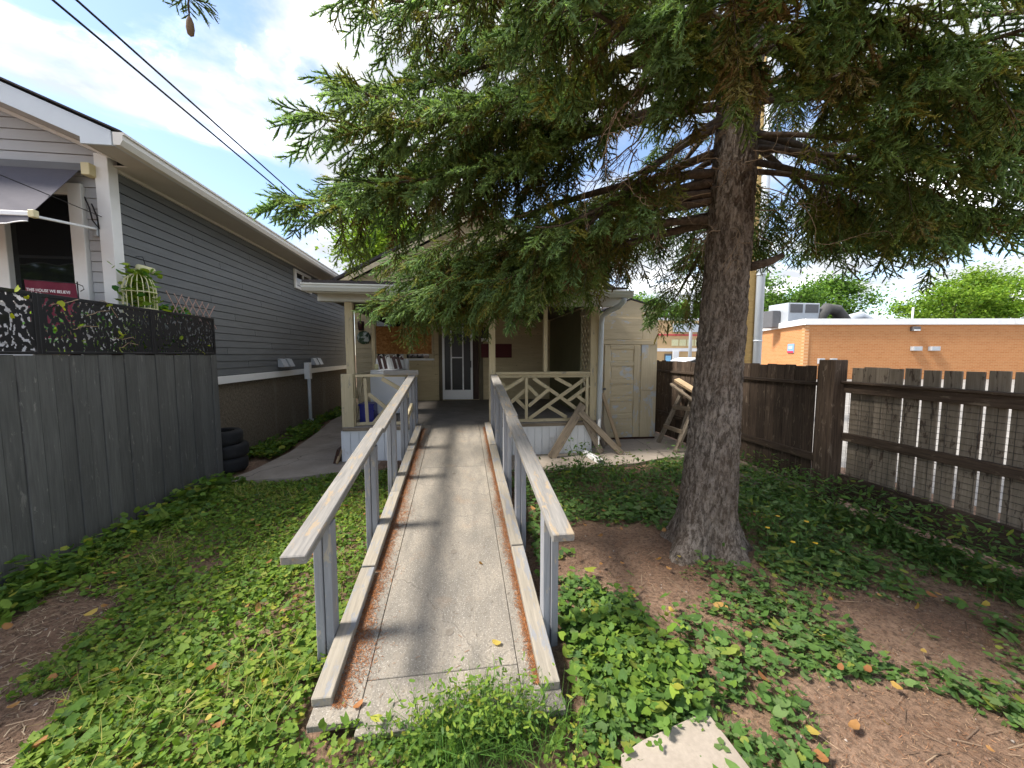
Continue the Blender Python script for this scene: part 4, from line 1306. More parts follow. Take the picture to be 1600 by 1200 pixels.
# near section, boards on the far side with open gaps
y = 3.395
while y > 0.4:
    w = 0.112 + rz.uniform(-0.004, 0.006)
    gap = 0.003 if y > 3.15 else rz.uniform(0.018, 0.027)
    bar('fence_board', (4.02, y - w / 2, 0.05), (4.02 + rz.uniform(-.003, .003), y - w / 2 + rz.uniform(-.003, .003), 1.47 + rz.uniform(-0.01, 0.008)), w, 0.018, 'grey_fence_back', fr, (1, 0, 0), 0.003)
    y -= w + gap
for z0, z1, x0 in ((1.205, 1.30, 3.945), (0.70, 0.785, 3.955), (0.09, 0.345, 3.950)):
    box('fence_rail', (x0, 0.4, z0), (x0 + 0.045, 3.415, z1), 'dark_fence', fr)
box('fence_rail', (3.905, 0.4, 1.302), (3.999, 3.415, 1.325), 'dark_fence', fr)
box('fence_post', (4.032, 1.2, -0.1), (4.12, 1.29, 1.47), 'dark_fence', fr, 0.006)
# welded wire on the inside of the near section
V, F, off = [], [], 0
def wirebar(a, b, r=0.0016):
    global off
    a, b = np.array(a), np.array(b)
    d = b - a
    if abs(d[2]) > abs(d[1]):
        o4 = [(r, 0, 0), (0, r, 0), (-r, 0, 0), (0, -r, 0)]
    else:
        o4 = [(r, 0, 0), (0, 0, r), (-r, 0, 0), (0, 0, -r)]
    V.extend([a + np.array(q) for q in o4] + [b + np.array(q) for q in o4])
    F.extend([(off + i, off + (i + 1) % 4, off + 4 + (i + 1) % 4, off + 4 + i) for i in range(4)])
    off += 8
for zz in np.arange(0.36, 1.19, 0.052):
    wirebar((4.004, 0.5, zz), (4.004, 3.40, zz))
for yy in np.arange(0.5, 3.41, 0.10):
    wirebar((4.0055, yy, 0.35), (4.0055, yy, 1.2))
wm_ = mesh_np('wire_mesh', np.array(V), np.array(F), 'wire_mesh_metal', fr)
wm_['kind'] = 'stuff'

# old wooden frame leaning on the fence
ld = empty('wooden_frame', (3.75, 6.0, 0), 'old ladder-like wooden frame leaning on the fence behind the trunk', 'frame')
bar('side_rail', (3.52, 6.30, 0.015), (3.90, 6.16, 1.02), 0.045, 0.085, 'grey_fence_back', ld, (0, 1, 0))
bar('side_rail', (3.44, 5.62, 0.015), (3.90, 5.62, 1.10), 0.045, 0.085, 'grey_fence_back', ld, (0, 1, 0))
for t in (0.28, 0.62):
    pa_ = Vector((3.52, 6.30, 0.015)).lerp(Vector((3.90, 6.16, 1.02)), t)
    pb_ = Vector((3.44, 5.62, 0.015)).lerp(Vector((3.90, 5.62, 1.10)), t)
    bar('rung', pa_ + Vector((-.03, 0, .03)), pb_ + Vector((-.03, 0, .03)), 0.02, 0.07, 'old_lumber', ld)
bar('brace', (3.66, 5.95, 0.018), (3.915, 5.93, 0.95), 0.03, 0.05, 'grey_fence_back', ld, (0, 1, 0))
o = bar('plank', (3.86, 6.34, 1.145), (3.82, 5.45, 0.92), 0.10, 0.05, 'fresh_lumber', None, (-0.3, 0, 1)); tag(o, 'pale fresh plank resting across the top of the wooden frame', 'lumber')
o = bar('plank', (3.80, 6.42, 1.06), (3.74, 5.5, 0.80), 0.05, 0.04, 'old_lumber', None, (-0.3, 0, 1)); tag(o, 'thin grey plank just below the pale plank on the frame', 'lumber')
o = bar('timber', (3.22, 4.62, 0.075), (3.50, 3.93, 0.075), 0.095, 0.095, 'old_lumber', None); tag(o, 'short grey square timber lying in weeds right of the trunk', 'lumber')

# ================================================================== BEYOND THE FENCE
bb = empty('brick_building', (26, 26, 0), 'flat-roofed orange brick building beyond the brown fence', 'building')
A, B, D = Vector((22.24, 22.0, 0)), Vector((46.0, 18.5, 0)), Vector((26.6, 32.5, 0))
def wall_quad(name, a, b, h, mat, par):
    # own frame: local x along the wall, y up
    x = (b - a); L = x.length; x.normalize()
    zz = Vector((0, 0, 1)); n = x.cross(zz)
    m = Matrix((x, zz, n)).transposed().to_4x4(); m.translation = a
    me = bpy.data.meshes.new(name)
    t = 0.25
    me.from_pydata([(0, 0, 0), (L, 0, 0), (L, h, 0), (0, h, 0), (0, 0, -t), (L, 0, -t), (L, h, -t), (0, h, -t)], [], [(0, 1, 2, 3), (4, 7, 6, 5), (0, 4, 5, 1), (1, 5, 6, 2), (2, 6, 7, 3), (3, 7, 4, 0)])
    finish(me, mat)
    return link(bpy.data.objects.new(name, me), par, m)
wall_quad('brick_wall', A, B, 3.52, 'brick_wall', bb)
wall_quad('brick_wall', D, A, 3.52, 'brick_wall', bb)
for a, b in ((A, B), (D, A)):
    d = (b - a).normalized(); n = Vector((d.y, -d.x, 0))
    bar('coping', a - d * 0.12 + n * 0.02 + Vector((0, 0, 3.72)), b + d * 0.12 + n * 0.02 + Vector((0, 0, 3.72)), 0.35, 0.38, 'white_trim', bb, (0, 0, 1), 0)
prism('flat_roof', [(22.5, 22.2, 3.5), (46, 18.8, 3.5), (50, 30, 3.5), (26.8, 32.3, 3.5)], (0, 0, 0.1), 'shingle', bb)
def onwall(t, z_):
    p = A + (B - A).normalized() * t
    return Vector((p.x, p.y, z_))
nB = Vector((((B - A).normalized()).y, -((B - A).normalized()).x, 0))
dB = (B - A).normalized()
def wbox(name, t0, t1, z0, z1, th, mat, par=None):
    return bar(name, onwall(t0, (z0 + z1) / 2) + nB * (th / 2 + 0.004), onwall(t1, (z0 + z1) / 2) + nB * (th / 2 + 0.004), z1 - z0, th, mat, par, tuple(nB), 0.01)
fl_ = wbox('flood_light', 6.75, 7.22, 3.12, 3.40, 0.22, 'dark_grey_metal', bb)
wbox('light_lens', 6.80, 7.17, 3.13, 3.20, 0.26, 'white_trim', fl_)
for t in (6.85, 8.0):
    wbox('wall_vent', t, t + 0.55, 1.85, 2.12, 0.25, 'grey_metal', bb)
for t in (0.9, 1.7):
    wbox('wall_vent', t, t + 0.35, 1.0, 1.35, 0.2, 'grey_metal', bb)
dD = (A - D).normalized(); nD = Vector((dD.y, -dD.x, 0))
sp = D.lerp(A, 0.80)
sg2 = bar('wall_sign', sp + Vector((0, 0, 2.03)) + nD * 0.03, sp + dD * 0.95 + Vector((0, 0, 2.03)) + nD * 0.03, 0.62, 0.05, 'sign_blue', bb, tuple(nD), 0.01)
bar('sign_band', sp + dD * 0.02 + Vector((0, 0, 1.78)) + nD * 0.062, sp + dD * 0.93 + Vector((0, 0, 1.78)) + nD * 0.062, 0.14, 0.008, 'sign_red', sg2, tuple(nD), 0)
bar('sign_letters', sp + dD * 0.2 + Vector((0, 0, 2.1)) + nD * 0.062, sp + dD * 0.75 + Vector((0, 0, 2.1)) + nD * 0.062, 0.2, 0.006, 'fascia_metal', sg2, tuple(nD), 0)
ac = empty('roof_air_conditioner', (24.3, 25.2, 3.6), 'grey rooftop air conditioning unit beside the curved duct', 'air conditioner')
box('cabinet', (23.6, 24.8, 3.6), (26.2, 26.6, 5.35), 'grey_metal', ac, 0.03)
box('side_cabinet', (22.9, 25.4, 3.6), (23.55, 26.6, 4.85), 'dark_grey_metal', ac, 0.03)
box('grille', (23.75, 24.76, 4.65), (24.75, 24.795, 5.25), 'dark_grey_metal', ac, 0)
box('grille', (25.0, 24.76, 4.65), (26.05, 24.795, 5.25), 'dark_grey_metal', ac, 0)
dc = empty('roof_duct', (27.5, 25, 3.6), 'dark curved rooftop ducts beside the air conditioner', 'duct')
P = [(26.4, 25.0, 3.6), (26.5, 25.0, 4.5), (27.0, 25.0, 5.0), (27.8, 25.0, 4.9), (28.5, 25.0, 4.2), (28.7, 25.0, 3.6)]
tube('duct_bend', P, 0.42, 'rubber_duct', dc, 12)
tube('duct_bend', [(29.0, 25.2, 3.6), (29.3, 25.2, 4.3), (30.1, 25.2, 4.5), (31.0, 25.2, 4.1), (31.8, 25.2, 3.7)], 0.38, 'grey_metal', dc, 12)
o = tube('vent_pipe', [(32.6, 23.6, 3.6), (32.6, 23.6, 5.0)], 0.06, 'white_metal', None, 8); tag(o, 'slim white vent pipe on the brick building roof', 'pipe')

fb = empty('beige_building', (28, 46, 0), 'beige shop building with white bands far behind the fence', 'building')
box('front_wall', (20, 45.0, 0), (42, 56, 5.9), 'stucco_beige', fb, 0)
box('parapet_cap', (19.9, 44.9, 5.9), (42.1, 56.1, 6.2), 'white_trim', fb, 0)
box('band', (19.95, 44.85, 4.0), (42.05, 44.99, 4.15), 'sign_red', fb, 0)
box('band', (19.95, 44.82, 2.0), (42.05, 44.99, 2.4), 'white_trim', fb, 0)
box('sign_panel', (26.6, 44.7, 4.45), (34, 44.98, 5.5), 'fascia_metal', fb, 0)
for k in range(9):
    box('window_pane', (26.5 + 1.05 * k, 44.9, 2.7), (27.4 + 1.05 * k, 44.985, 3.5), 'cane', fb, 0)
box('column', (26.6, 44.7, 0), (27.4, 44.81, 2.0), 'white_trim', fb, 0)
wn_ = box('window', (25.6, 44.85, 0.4), (26.55, 44.98, 1.7), 'dark_grey_metal', fb, 0)
box('poster', (25.7, 44.80, 0.45), (26.4, 44.84, 1.45), 'blue_screen', wn_, 0)

# parked car, mostly hidden by the fence
cr = empty('parked_car', (13.0, 20, 0), 'white parked car showing only its roof above the fence', 'car')
prof = [(-2.25, .35), (-2.25, .75), (-1.5, .85), (-1.35, 1.0), (-0.95, 1.28), (-0.5, 1.42), (0.7, 1.42), (1.25, 1.25), (1.7, 0.95), (2.2, 0.88), (2.25, .35)]
def carpoly(name, pr_, y0, y1, mat, par):
    return prism(name, [(13.3 + x, y0, zz) for x, zz in pr_], (0, y1 - y0, 0), mat, par)
bd = carpoly('body', prof, 19.2, 20.9, 'car_paint', cr)
carpoly('side_window', [(-1.2, 1.0), (-0.85, 1.24), (-0.45, 1.36), (0.65, 1.36), (1.15, 1.2), (1.4, 1.0)], 19.185, 19.198, 'dark_glass', cr)
for wx in (-1.4, 1.45):
    for wy in (19.25, 20.7):
        t_ = lathe('wheel', [(0.001, -.1), (0.2, -.1), (0.32, -.09), (0.33, 0), (0.32, .09), (0.2, .1), (0.001, .1)], (13.3 + wx, wy, 0.33), 'rubber', cr, 20, 'y')
        lathe('rim', [(0.001, -.115), (0.19, -.112), (0.2, -.101)], (13.3 + wx, wy, 0.33), 'grey_metal', t_, 16, 'y')

# poles
wp = empty('utility_pole', (6.75, 8.2, 0), 'thick yellowish wooden utility pole just behind the trunk', 'pole')
tube('shaft', [(6.70, 8.2, -0.1), (6.70, 8.2, 11)], [0.19, 0.15], 'pole_timber', wp, 16)
tube('conduit', [(6.82, 7.95, -0.1), (6.82, 7.95, 9)], 0.085, 'galvanised_pole', wp, 14)
for zz in (1.9, 3.4, 4.9):
    lathe('clamp', [(0.086, 0), (0.095, 0.0), (0.095, 0.03), (0.086, 0.03)], (6.82, 7.95, zz), 'galvanised_pole', wp, 14)
lp = empty('light_pole', (19.4, 30, 0), 'slender grey parking lot light pole left of the trunk', 'pole')
tube('shaft', [(19.4, 30, 0), (19.4, 30, 9.2)], [0.16, 0.08], 'galvanised_pole', lp, 12)
box('lamp_head', (19.1, 29.7, 9.2), (20.3, 30.1, 9.35), 'grey_metal', lp)

# overhead cables
def cable(name, a, b, sag, label, r=0.009):
    a, b = Vector(a), Vector(b)
    pts_ = []
    for k in range(25):
        t = k / 24
        p = a.lerp(b, t); p.z -= sag * 4 * t * (1 - t)
        pts_.append(tuple(p))
    o = tube(name, pts_, r, 'wire_black', None, 6)
    return tag(o, label, 'cable', 'overhead cables')
cable('cable', (-2.9, -2.0, 3.98), (-2.05, 8.62, 3.62), 0.0, 'left one of two overhead cables slanting across the clouds', 0.008)
cable('cable', (-2.72, -2.0, 3.98), (-2.05, 8.62, 3.72), 0.0, 'right one of two overhead cables slanting across the clouds', 0.008)
cable('cable', (6.7, 8.05, 6.2), (-1.0, 9.2, 4.3), 0.15, 'upper thin cable from the wooden pole towards the gable', 0.010)
cable('cable', (6.7, 8.05, 5.4), (2.5, 8.9, 3.5), 0.1, 'lower thin cable from the wooden pole to the eave', 0.010)
cable('cable', (6.7, 8.05, 5.9), (40, 30, 9.0), 0.4, 'thin cable running right from the wooden pole', 0.02)

# ================================================================== SPRUCE
TREE = np.array([1.98, 2.75])
def trunk_c(z_):
    return np.array([1.962 + 0.055 * z_ - 0.0022 * z_ * z_, 2.75 + 0.01 * z_])
TZ = [-0.15, 0.0, 0.12, 0.3, 0.85, 1.37, 2.1, 2.7, 3.3, 4.0, 5.5, 7.2, 8.6]
TR = [0.38, 0.335, 0.270, 0.216, 0.188, 0.171, 0.158, 0.154, 0.146, 0.138, 0.105, 0.06, 0.015]
sp_ = empty('spruce_tree', (1.98, 2.75, 0), 'big drooping spruce with bare grey-brown trunk overhanging the yard', 'tree')
def build_trunk():
    zs = np.concatenate([np.linspace(-0.15, 4.6, 420), np.linspace(4.7, 8.6, 50)])
    na = 150
    V = []
    for z_ in zs:
        c = trunk_c(z_)
        r0 = np.interp(z_, TZ, TR)
        fl = max(0.0, 1 - z_ / 0.55)
        for k in range(na):
            a = 2 * PI * k / na
            ca, sa = math.cos(a), math.sin(a)
            r = r0 * (1 + 0.20 * fl * math.cos(5 * a + 0.7 + 0.6 * math.sin(a)) + 0.12 * fl * math.cos(3 * a + 2) + 0.022 * mnoise.noise((ca * 2, sa * 2, z_ * 1.5)))
            if z_ < 4.7:
                p = Vector((ca * 9.0, sa * 9.0, z_ * 12.0))
                r += 0.012 * mnoise.noise(p) + 0.010 * mnoise.noise(p * 2.1) + 0.005 * mnoise.noise(p * 4.3)
            V.append((c[0] + r * ca, c[1] + r * sa, z_))
    V = np.array(V)
    n = len(zs)
    i = np.arange(n - 1)[:, None] * na
    j = np.arange(na)[None, :]
    j2 = (j + 1) % na
    F = np.stack([i + j, i + j2, i + na + j2, i + na + j], -1).reshape(-1, 4)
    return mesh_np('trunk', V, F, 'bark', sp_, smooth=True)
build_trunk()
tube('branch_stub', [(2.24, 2.72, 2.28), (2.36, 2.68, 2.31), (2.46, 2.66, 2.36)], [0.035, 0.03, 0.022], 'branch_wood', sp_, 8)

srng = np.random.default_rng(21)
def shoot(V, F, T, p0, d, L, n, nl, nw, t0, core=0.006):
    """one shoot: a thin stem and its needles"""
    d = d / np.linalg.norm(d)
    ref = np.array([0, 0, 1.0]) if abs(d[2]) < 0.9 else np.array([1.0, 0, 0])
    u = np.cross(d, ref); u /= np.linalg.norm(u)
    w = np.cross(u, d)
    b = len(V)
    # dense core of needles close to the stem
    for s, rr_ in ((0.0, 0.003), (0.6, core)):
        for q in range(3):
            an = 2.094 * q + s * 2
            V.append(p0 + d * L * s + (u * math.cos(an) + w * math.sin(an)) * rr_); T.append(t0 * .5 + 0.3 * s)
    V.append(p0 + d * L * 1.05); T.append(0.7)
    for q in range(3):
        q2 = (q + 1) % 3
        F.extend([(b + q, b + q2, b + 3 + q2), (b + q, b + 3 + q2, b + 3 + q), (b + 3 + q, b + 3 + q2, b + 6)])
    for i in range(n):
        s = (i + srng.uniform(0, 1)) / n
        a = srng.uniform(-0.35 * PI, 1.35 * PI)
        rad = np.cos(a) * u + np.sin(a) * w
        nd = d * srng.uniform(0.45, 0.85) + rad
        nd /= np.linalg.norm(nd)
        side = np.cross(nd, srng.normal(0, 1, 3)); side /= np.linalg.norm(side)
        p = p0 + d * L * s
        ln = nl * srng.uniform(0.75, 1.15) * (1 - 0.25 * s)
        b = len(V)
        V += [p - side * nw / 2, p + side * nw / 2, p + nd * ln]
        F.append((b, b + 1, b + 2))
        tt = t0 + (1 - t0) * s
        T += [tt, tt, tt]


def spray_template(lod):
    V, F, T = [], [], []
    L = 0.19
    nl, nw, dens = ((0.022, 0.0050, 240), (0.024, 0.0078, 94), (0.055, 0.026, 16))[lod]
    d = np.array([1.0, 0, 0])
    shoot(V, F, T, np.zeros(3), d, L, int(L * dens), nl, nw, 0.2)
    ns = (6, 5, 4)[lod]
    for i in range(ns):
        s = 0.12 + 0.72 * i / ns + srng.uniform(0, .06)
        sg_ = 1 if i % 2 else -1
        dd = np.array([0.72, sg_ * srng.uniform(0.55, 0.85), srng.uniform(-0.30, 0.06)])
        ln = L * srng.uniform(0.38, 0.55) * (1.15 - 0.5 * s)
        shoot(V, F, T, d * L * s, dd, ln, max(3, int(ln * dens)), nl, nw, 0.3, 0.007)
    return np.array(V), np.array(F), np.array(T)


TPL = [[spray_template(l) for _ in range(6)] for l in range(3)]

fwd = np.array([math.sin(YAW) * math.cos(PITCH), math.cos(YAW) * math.cos(PITCH), -math.sin(PITCH)])
rgt = np.array([math.cos(YAW), -math.sin(YAW), 0])
cup = np.cross(rgt, fwd)
def in_view(P, m=1.08):
    v = P - np.array(CAM_POS)
    w = v @ fwd
    x = (v @ rgt) * 590 / np.maximum(w, 1e-3)
    y = (v @ cup) * 590 / np.maximum(w, 1e-3)
    return (w > 0.15) & (np.abs(x) < 800 * m) & (np.abs(y) < 600 * m), w


SPR = []        # pos, dir, scale, age (0 inner .. 1 tip)
WOOD, DEAD = [], []
def grow_branch(z0, tip, dens=1.0, hang=1.0, seed=0, bare=0.33, vigor=1.0):
    r = np.random.default_rng(1000 + seed)
    c = trunk_c(z0)
    p0 = np.array([c[0], c[1], z0]); tip = np.array(tip, float)
    h = tip - p0; hd = np.array([h[0], h[1], 0.0]); D = np.linalg.norm(hd); hu = hd / D
    side = np.array([-hu[1], hu[0], 0])
    p1 = p0 + hd * 0.33 + np.array([0, 0, 0.05 * D + 0.25 * h[2]]) + side * r.normal(0, 0.06 * D)
    p2 = p0 + hd * 0.72 + np.array([0, 0, h[2] - 0.02 * D]) + side * r.normal(0, 0.06 * D)
    n = 26
    t = np.linspace(0, 1, n)[:, None]
    P = (1 - t) ** 3 * p0 + 3 * (1 - t) ** 2 * t * p1 + 3 * (1 - t) * t * t * p2 + t ** 3 * tip
    R = 0.006 + (0.009 + 0.0068 * D) * (1 - t[:, 0]) ** 1.2
    WOOD.append((P, R))
    Tn = np.gradient(P, axis=0); Tn /= np.linalg.norm(Tn, axis=1)[:, None]
    step = 0.120 / dens
    s = bare
    L = D * 1.05
    k = 0
    while s < 1.0:
        f = s * (n - 1); i = min(int(f), n - 2); q = P[i] + (P[i + 1] - P[i]) * (f - i)
        tg = Tn[i]
        for sgn in (1, -1):
            if r.uniform() < 0.10:
                continue
            ln = (0.14 + 0.62 * (1 - s) ** 0.8 * min(1, (s - bare * 0.5) / 0.25)) * r.uniform(0.6, 1.15) * vigor
            a = r.uniform(0.75, 1.15)
            d = tg * math.cos(a) + side * sgn * math.sin(a)
            dr_ = r.uniform(0.25, 0.75) * hang
            m = max(3, int(ln / 0.06))
            tt = np.linspace(0, 1, m)[:, None]
            B = q + d * ln * tt * (1 - 0.25 * tt * dr_) + np.array([0, 0, -1.0]) * ln * dr_ * tt ** 1.6
            WOOD.append((B, np.linspace(0.0045, 0.0018, m)))
            Bd = np.gradient(B, axis=0); Bd /= np.linalg.norm(Bd, axis=1)[:, None]
            u = tg * math.sin(a) - side * sgn * math.cos(a)
            for b in range(1 if ln < 0.3 else 2, m):
                age = 0.35 * s + 0.65 * b / (m - 1)
                for e in (1, -1):
                    if b < m - 1 and r.uniform() < 0.20 / dens:
                        continue
                    dd = Bd[b] * 0.8 + u * e * r.uniform(0.3, 0.7) + np.array([0, 0, -r.uniform(0.0, 0.5) * hang])
                    if b == m - 1 and e == -1:
                        dd = Bd[b]
                    SPR.append((B[b], dd, r.uniform(0.7, 1.05) * (0.75 + 0.35 * age), age))
        if s > 0.32:
            for e in (1, -1):
                dd = tg * r.uniform(0.5, 1.0) + side * e * r.uniform(0.2, 0.8) + np.array([0, 0, r.uniform(-0.1, 0.45)])
                SPR.append((q, dd, r.uniform(0.65, 0.95), 0.3 + 0.6 * s))
        # hanging curtain twigs below the limb
        if r.uniform() < 0.55 * hang and s < 0.93:
            ln = r.uniform(0.15, 0.46)
            m = max(3, int(ln / 0.065))
            tt = np.linspace(0, 1, m)[:, None]
            off_ = (tg * r.normal(0, .25) + side * r.normal(0, .35))
            B = q + off_ * ln * tt + np.array([0, 0, -1.0]) * ln * tt
            WOOD.append((B, np.linspace(0.004, 0.0015, m)))
            for b in range(1, m):
                an = r.uniform(0, 2 * PI)
                for e in (0, PI):
                    dd = np.array([math.cos(an + e) * .45, math.sin(an + e) * .45, -1.0])
                    SPR.append((B[b], dd, r.uniform(0.6, 0.95), 0.15 + 0.45 * b / m))
        s += step / L * r.uniform(0.8, 1.2)
    SPR.append((P[-1], Tn[-1], 1.0, 1.0))
    return P


LIMBS = [
    # z0, tip  -- left, over the ramp
    (3.35, (-1.18, 3.00, 2.72)), (3.55, (-1.00, 3.45, 3.02)), (3.75, (-0.88, 2.55, 3.05)), (3.45, (-0.72, 2.80, 2.78)),
    (3.95, (-0.85, 3.9, 3.45)), (4.25, (-0.78, 3.05, 3.55)), (4.5, (-0.72, 2.7, 3.95)), (4.7, (-0.65, 3.6, 4.5)), (3.75, (-0.50, 2.2, 2.98)),
    # low ones hanging before the porch
    (2.95, (-0.92, 4.6, 2.22)), (2.85, (-0.60, 4.95, 2.26)), (2.9, (-0.62, 4.3, 2.2)), (2.85, (-0.25, 4.75, 2.25)),
    (2.9, (0.10, 4.6, 2.58)), (3.0, (0.50, 4.9, 2.72)), (3.0, (1.05, 4.6, 2.74)), (3.1, (1.5, 4.8, 2.88)), (3.0, (0.15, 3.7, 2.45)),
    (3.15, (0.22, 3.05, 2.18)), (3.3, (0.50, 2.55, 2.45)),
    (2.95, (-0.78, 4.75, 2.50)), (2.95, (-0.35, 4.95, 2.55)), (3.0, (0.10, 4.9, 2.65)), (3.0, (-0.80, 4.7, 2.72)), (3.05, (-0.42, 4.9, 2.82)),
    # towards the house, behind the trunk
    (2.85, (2.80, 5.0, 2.22)), (3.5, (2.2, 5.2, 3.2)), (3.5, (1.2, 5.1, 3.2)), (3.5, (3.3, 4.9, 3.0)),
    # towards the camera
    (3.55, (0.95, 1.35, 3.1)), (3.75, (1.45, 1.05, 3.3)), (3.7, (0.35, 1.6, 3.12)), (3.75, (1.75, 1.30, 3.2)), (3.8, (0.9, 0.8, 3.3)), (4.0, (0.1, 1.3, 3.5)),
    (4.1, (1.6, 0.4, 3.6)), (4.3, (-0.4, 1.7, 3.7)),
    # right
    (3.5, (2.55, 1.25, 3.0)), (3.25, (2.95, 1.8, 2.78)), (3.0, (3.35, 2.3, 2.66)), (3.1, (4.2, 2.6, 2.70)), (3.25, (4.75, 2.9, 2.84)), (3.2, (3.9, 2.05, 2.74)),
    (3.3, (5.0, 3.4, 2.95)), (3.3, (4.3, 3.9, 2.95)), (3.5, (4.4, 2.0, 3.0)), (3.6, (3.3, 1.2, 3.0)), (3.9, (4.6, 2.6, 3.45)), (4.0, (3.7, 1.5, 3.4)),
    (4.2, (2.6, 0.6, 3.6)), (4.4, (4.3, 3.5, 3.9)), (3.4, (3.4, 4.2, 2.9)),
]
for i, (z0, tip) in enumerate(LIMBS):
    grow_branch(z0 + (0.15 if i < 9 else 0.10 * ((i * 5) % 7 - 3) if i < 28 else 0), tip, 1.0, 0.72 if i < 9 else 1.0, i)
# one high limb whose tip droops into view over the yard
c = trunk_c(4.6)
tt = np.linspace(0, 1, 24)[:, None]
q0, q1, q2, q3 = np.array([c[0], c[1], 4.6]), np.array([0.8, 2.1, 4.3]), np.array([-0.75, 1.35, 3.6]), np.array([-0.775, 1.30, 2.635])
HP = (1 - tt) ** 3 * q0 + 3 * (1 - tt) ** 2 * tt * q1 + 3 * (1 - tt) * tt * tt * q2 + tt ** 3 * q3
WOOD.append((HP, np.linspace(0.03, 0.004, 24)))
WOOD.append((np.array([[-0.775, 1.30, 2.635], [-0.778, 1.30, 2.61], [-0.775, 1.30, 2.58]]), np.array([0.003, 0.003, 0.002])))
hr = np.random.default_rng(4)
for k in range(9, 18):
    for e in range(2):
        u = hr.normal(0, 1, 3); u[2] -= 0.6 + 0.05 * k
        SPR.append((HP[k], u, 0.8, 0.6))
for k in range(9):
    u = np.array([math.cos(k * 0.7), math.sin(k * 0.7), -0.25])
    SPR.append((np.array([-0.775, 1.30, 2.640]), u, 0.34, 0.7))
# the rest of the crown, whorl upon whorl to the top
for k in range(24):
    z0 = 4.35 + 4.1 * (k / 24) ** 0.9
    az = 2.399963 * k + 0.4
    D = 3.1 * (1 - (z0 - 4.3) / 4.6) ** 0.75 * (0.9 + 0.2 * ((k * 7) % 5) / 5)
    c = trunk_c(z0)
    grow_branch(z0, (c[0] + D * math.cos(az), c[1] + D * math.sin(az), z0 - 0.20 * D), 0.55, 0.8, 200 + k)
# dead bare twigs hanging inside the crown
dr2 = np.random.default_rng(77)
def dead(p, d, L, r0=0.006, depth=0):
    n = 9
    P = [np.array(p)]
    d = np.array(d, float); d /= np.linalg.norm(d)
    for i in range(n):
        d = d + dr2.normal(0, 0.22, 3) + np.array([0, 0, -0.06]); d /= np.linalg.norm(d)
        P.append(P[-1] + d * L / n)
    DEAD.append((np.array(P), np.linspace(r0, r0 * .35, n + 1)))
    if depth < 2:
        for i in range(2, n, 2):
            dd = d * .5 + dr2.normal(0, .8, 3)
            dead(P[i], dd, L * dr2.uniform(.3, .55), r0 * .55, depth + 1)
for k in range(26):
    a = dr2.uniform(PI * 0.72, PI * 1.25)
    rr_ = dr2.uniform(0.4, 1.9)
    z0 = dr2.uniform(2.9, 3.9)
    dead((2.05 + rr_ * math.cos(a), 2.75 + rr_ * math.sin(a), z0), (math.cos(a) * .5, math.sin(a) * .5, -0.7), dr2.uniform(0.35, 0.75), 0.0055)
for k in range(16):
    a = dr2.uniform(0, 2 * PI)
    z0 = dr2.uniform(2.5, 3.4)
    c = trunk_c(z0)
    dead((c[0] + .17 * math.cos(a), c[1] + .17 * math.sin(a), z0), (math.cos(a), math.sin(a), -0.25), dr2.uniform(0.3, 0.8), 0.0042)

for w in WOOD:
    if w[1][0] > 0.0085:
        WV, WF = tube_arrays([w], 7)
        mesh_np('limb', WV, WF, 'branch_wood', sp_, smooth=True)
WV, WF = tube_arrays([w for w in WOOD if w[1][0] <= 0.0085], 3)
tw_ = mesh_np('twigs', WV, WF, 'branch_wood', sp_)
tw_['kind'] = 'stuff'
DV, DF = tube_arrays(DEAD, 4)
dt_ = mesh_np('dead_twigs', DV, DF, 'dead_twig', sp_)
dt_['kind'] = 'stuff'

SP = np.array([s[0] for s in SPR]); SD = np.array([s[1] for s in SPR]); SS = np.array([s[2] for s in SPR]); SA = np.array([s[3] for s in SPR])
SD /= np.linalg.norm(SD, axis=1)[:, None]
vis, dep = in_view(SP)
dist = np.linalg.norm(SP - np.array(CAM_POS), axis=1)
lod = np.where(~vis, 2, np.where(dist < 3.5, 0, 1))
# thin out what only casts shade
keep = (lod < 2) | (srng.uniform(0, 1, len(SP)) < 0.5)
keep &= dist > 0.9
SP, SD, SS, SA, lod = SP[keep], SD[keep], SS[keep], SA[keep], lod[keep]
n = len(SP)
upr = np.array([0, 0, 1.0]) + srng.normal(0, 0.35, (n, 3))
Zx = upr - (upr * SD).sum(1)[:, None] * SD
Zx /= np.linalg.norm(Zx, axis=1)[:, None] + 1e-9
Yx = np.cross(Zx, SD)
RM = np.stack([SD, Yx, Zx], -1)
old = np.array([0.135, 0.125, 0.036]); mid = np.array([0.165, 0.232, 0.056]); new = np.array([0.225, 0.355, 0.150]); yel = np.array([0.29, 0.255, 0.05]); brn = np.array([0.26, 0.165, 0.07])
age = np.clip(SA + srng.normal(0, 0.18, n), 0, 1)[:, None]
col = np.where(age < 0.5, old + (mid - old) * age * 2, mid + (new - mid) * (age - .5) * 2)
f = (srng.uniform(0, 1, n) < 0.16)[:, None] * srng.uniform(0.3, 0.9, (n, 1)); col = col * (1 - f) + yel * f
pn_ = np.array([mnoise.noise(tuple(p * 1.9)) for p in SP])
f = ((srng.uniform(0, 1, n) < np.clip(0.18 + 1.1 * pn_, 0.02, 0.8)) & (SA < 0.62))[:, None] * srng.uniform(0.4, 1.0, (n, 1)); col = col * (1 - f) + brn * f
col *= srng.uniform(0.75, 1.25, (n, 1))
parts = []
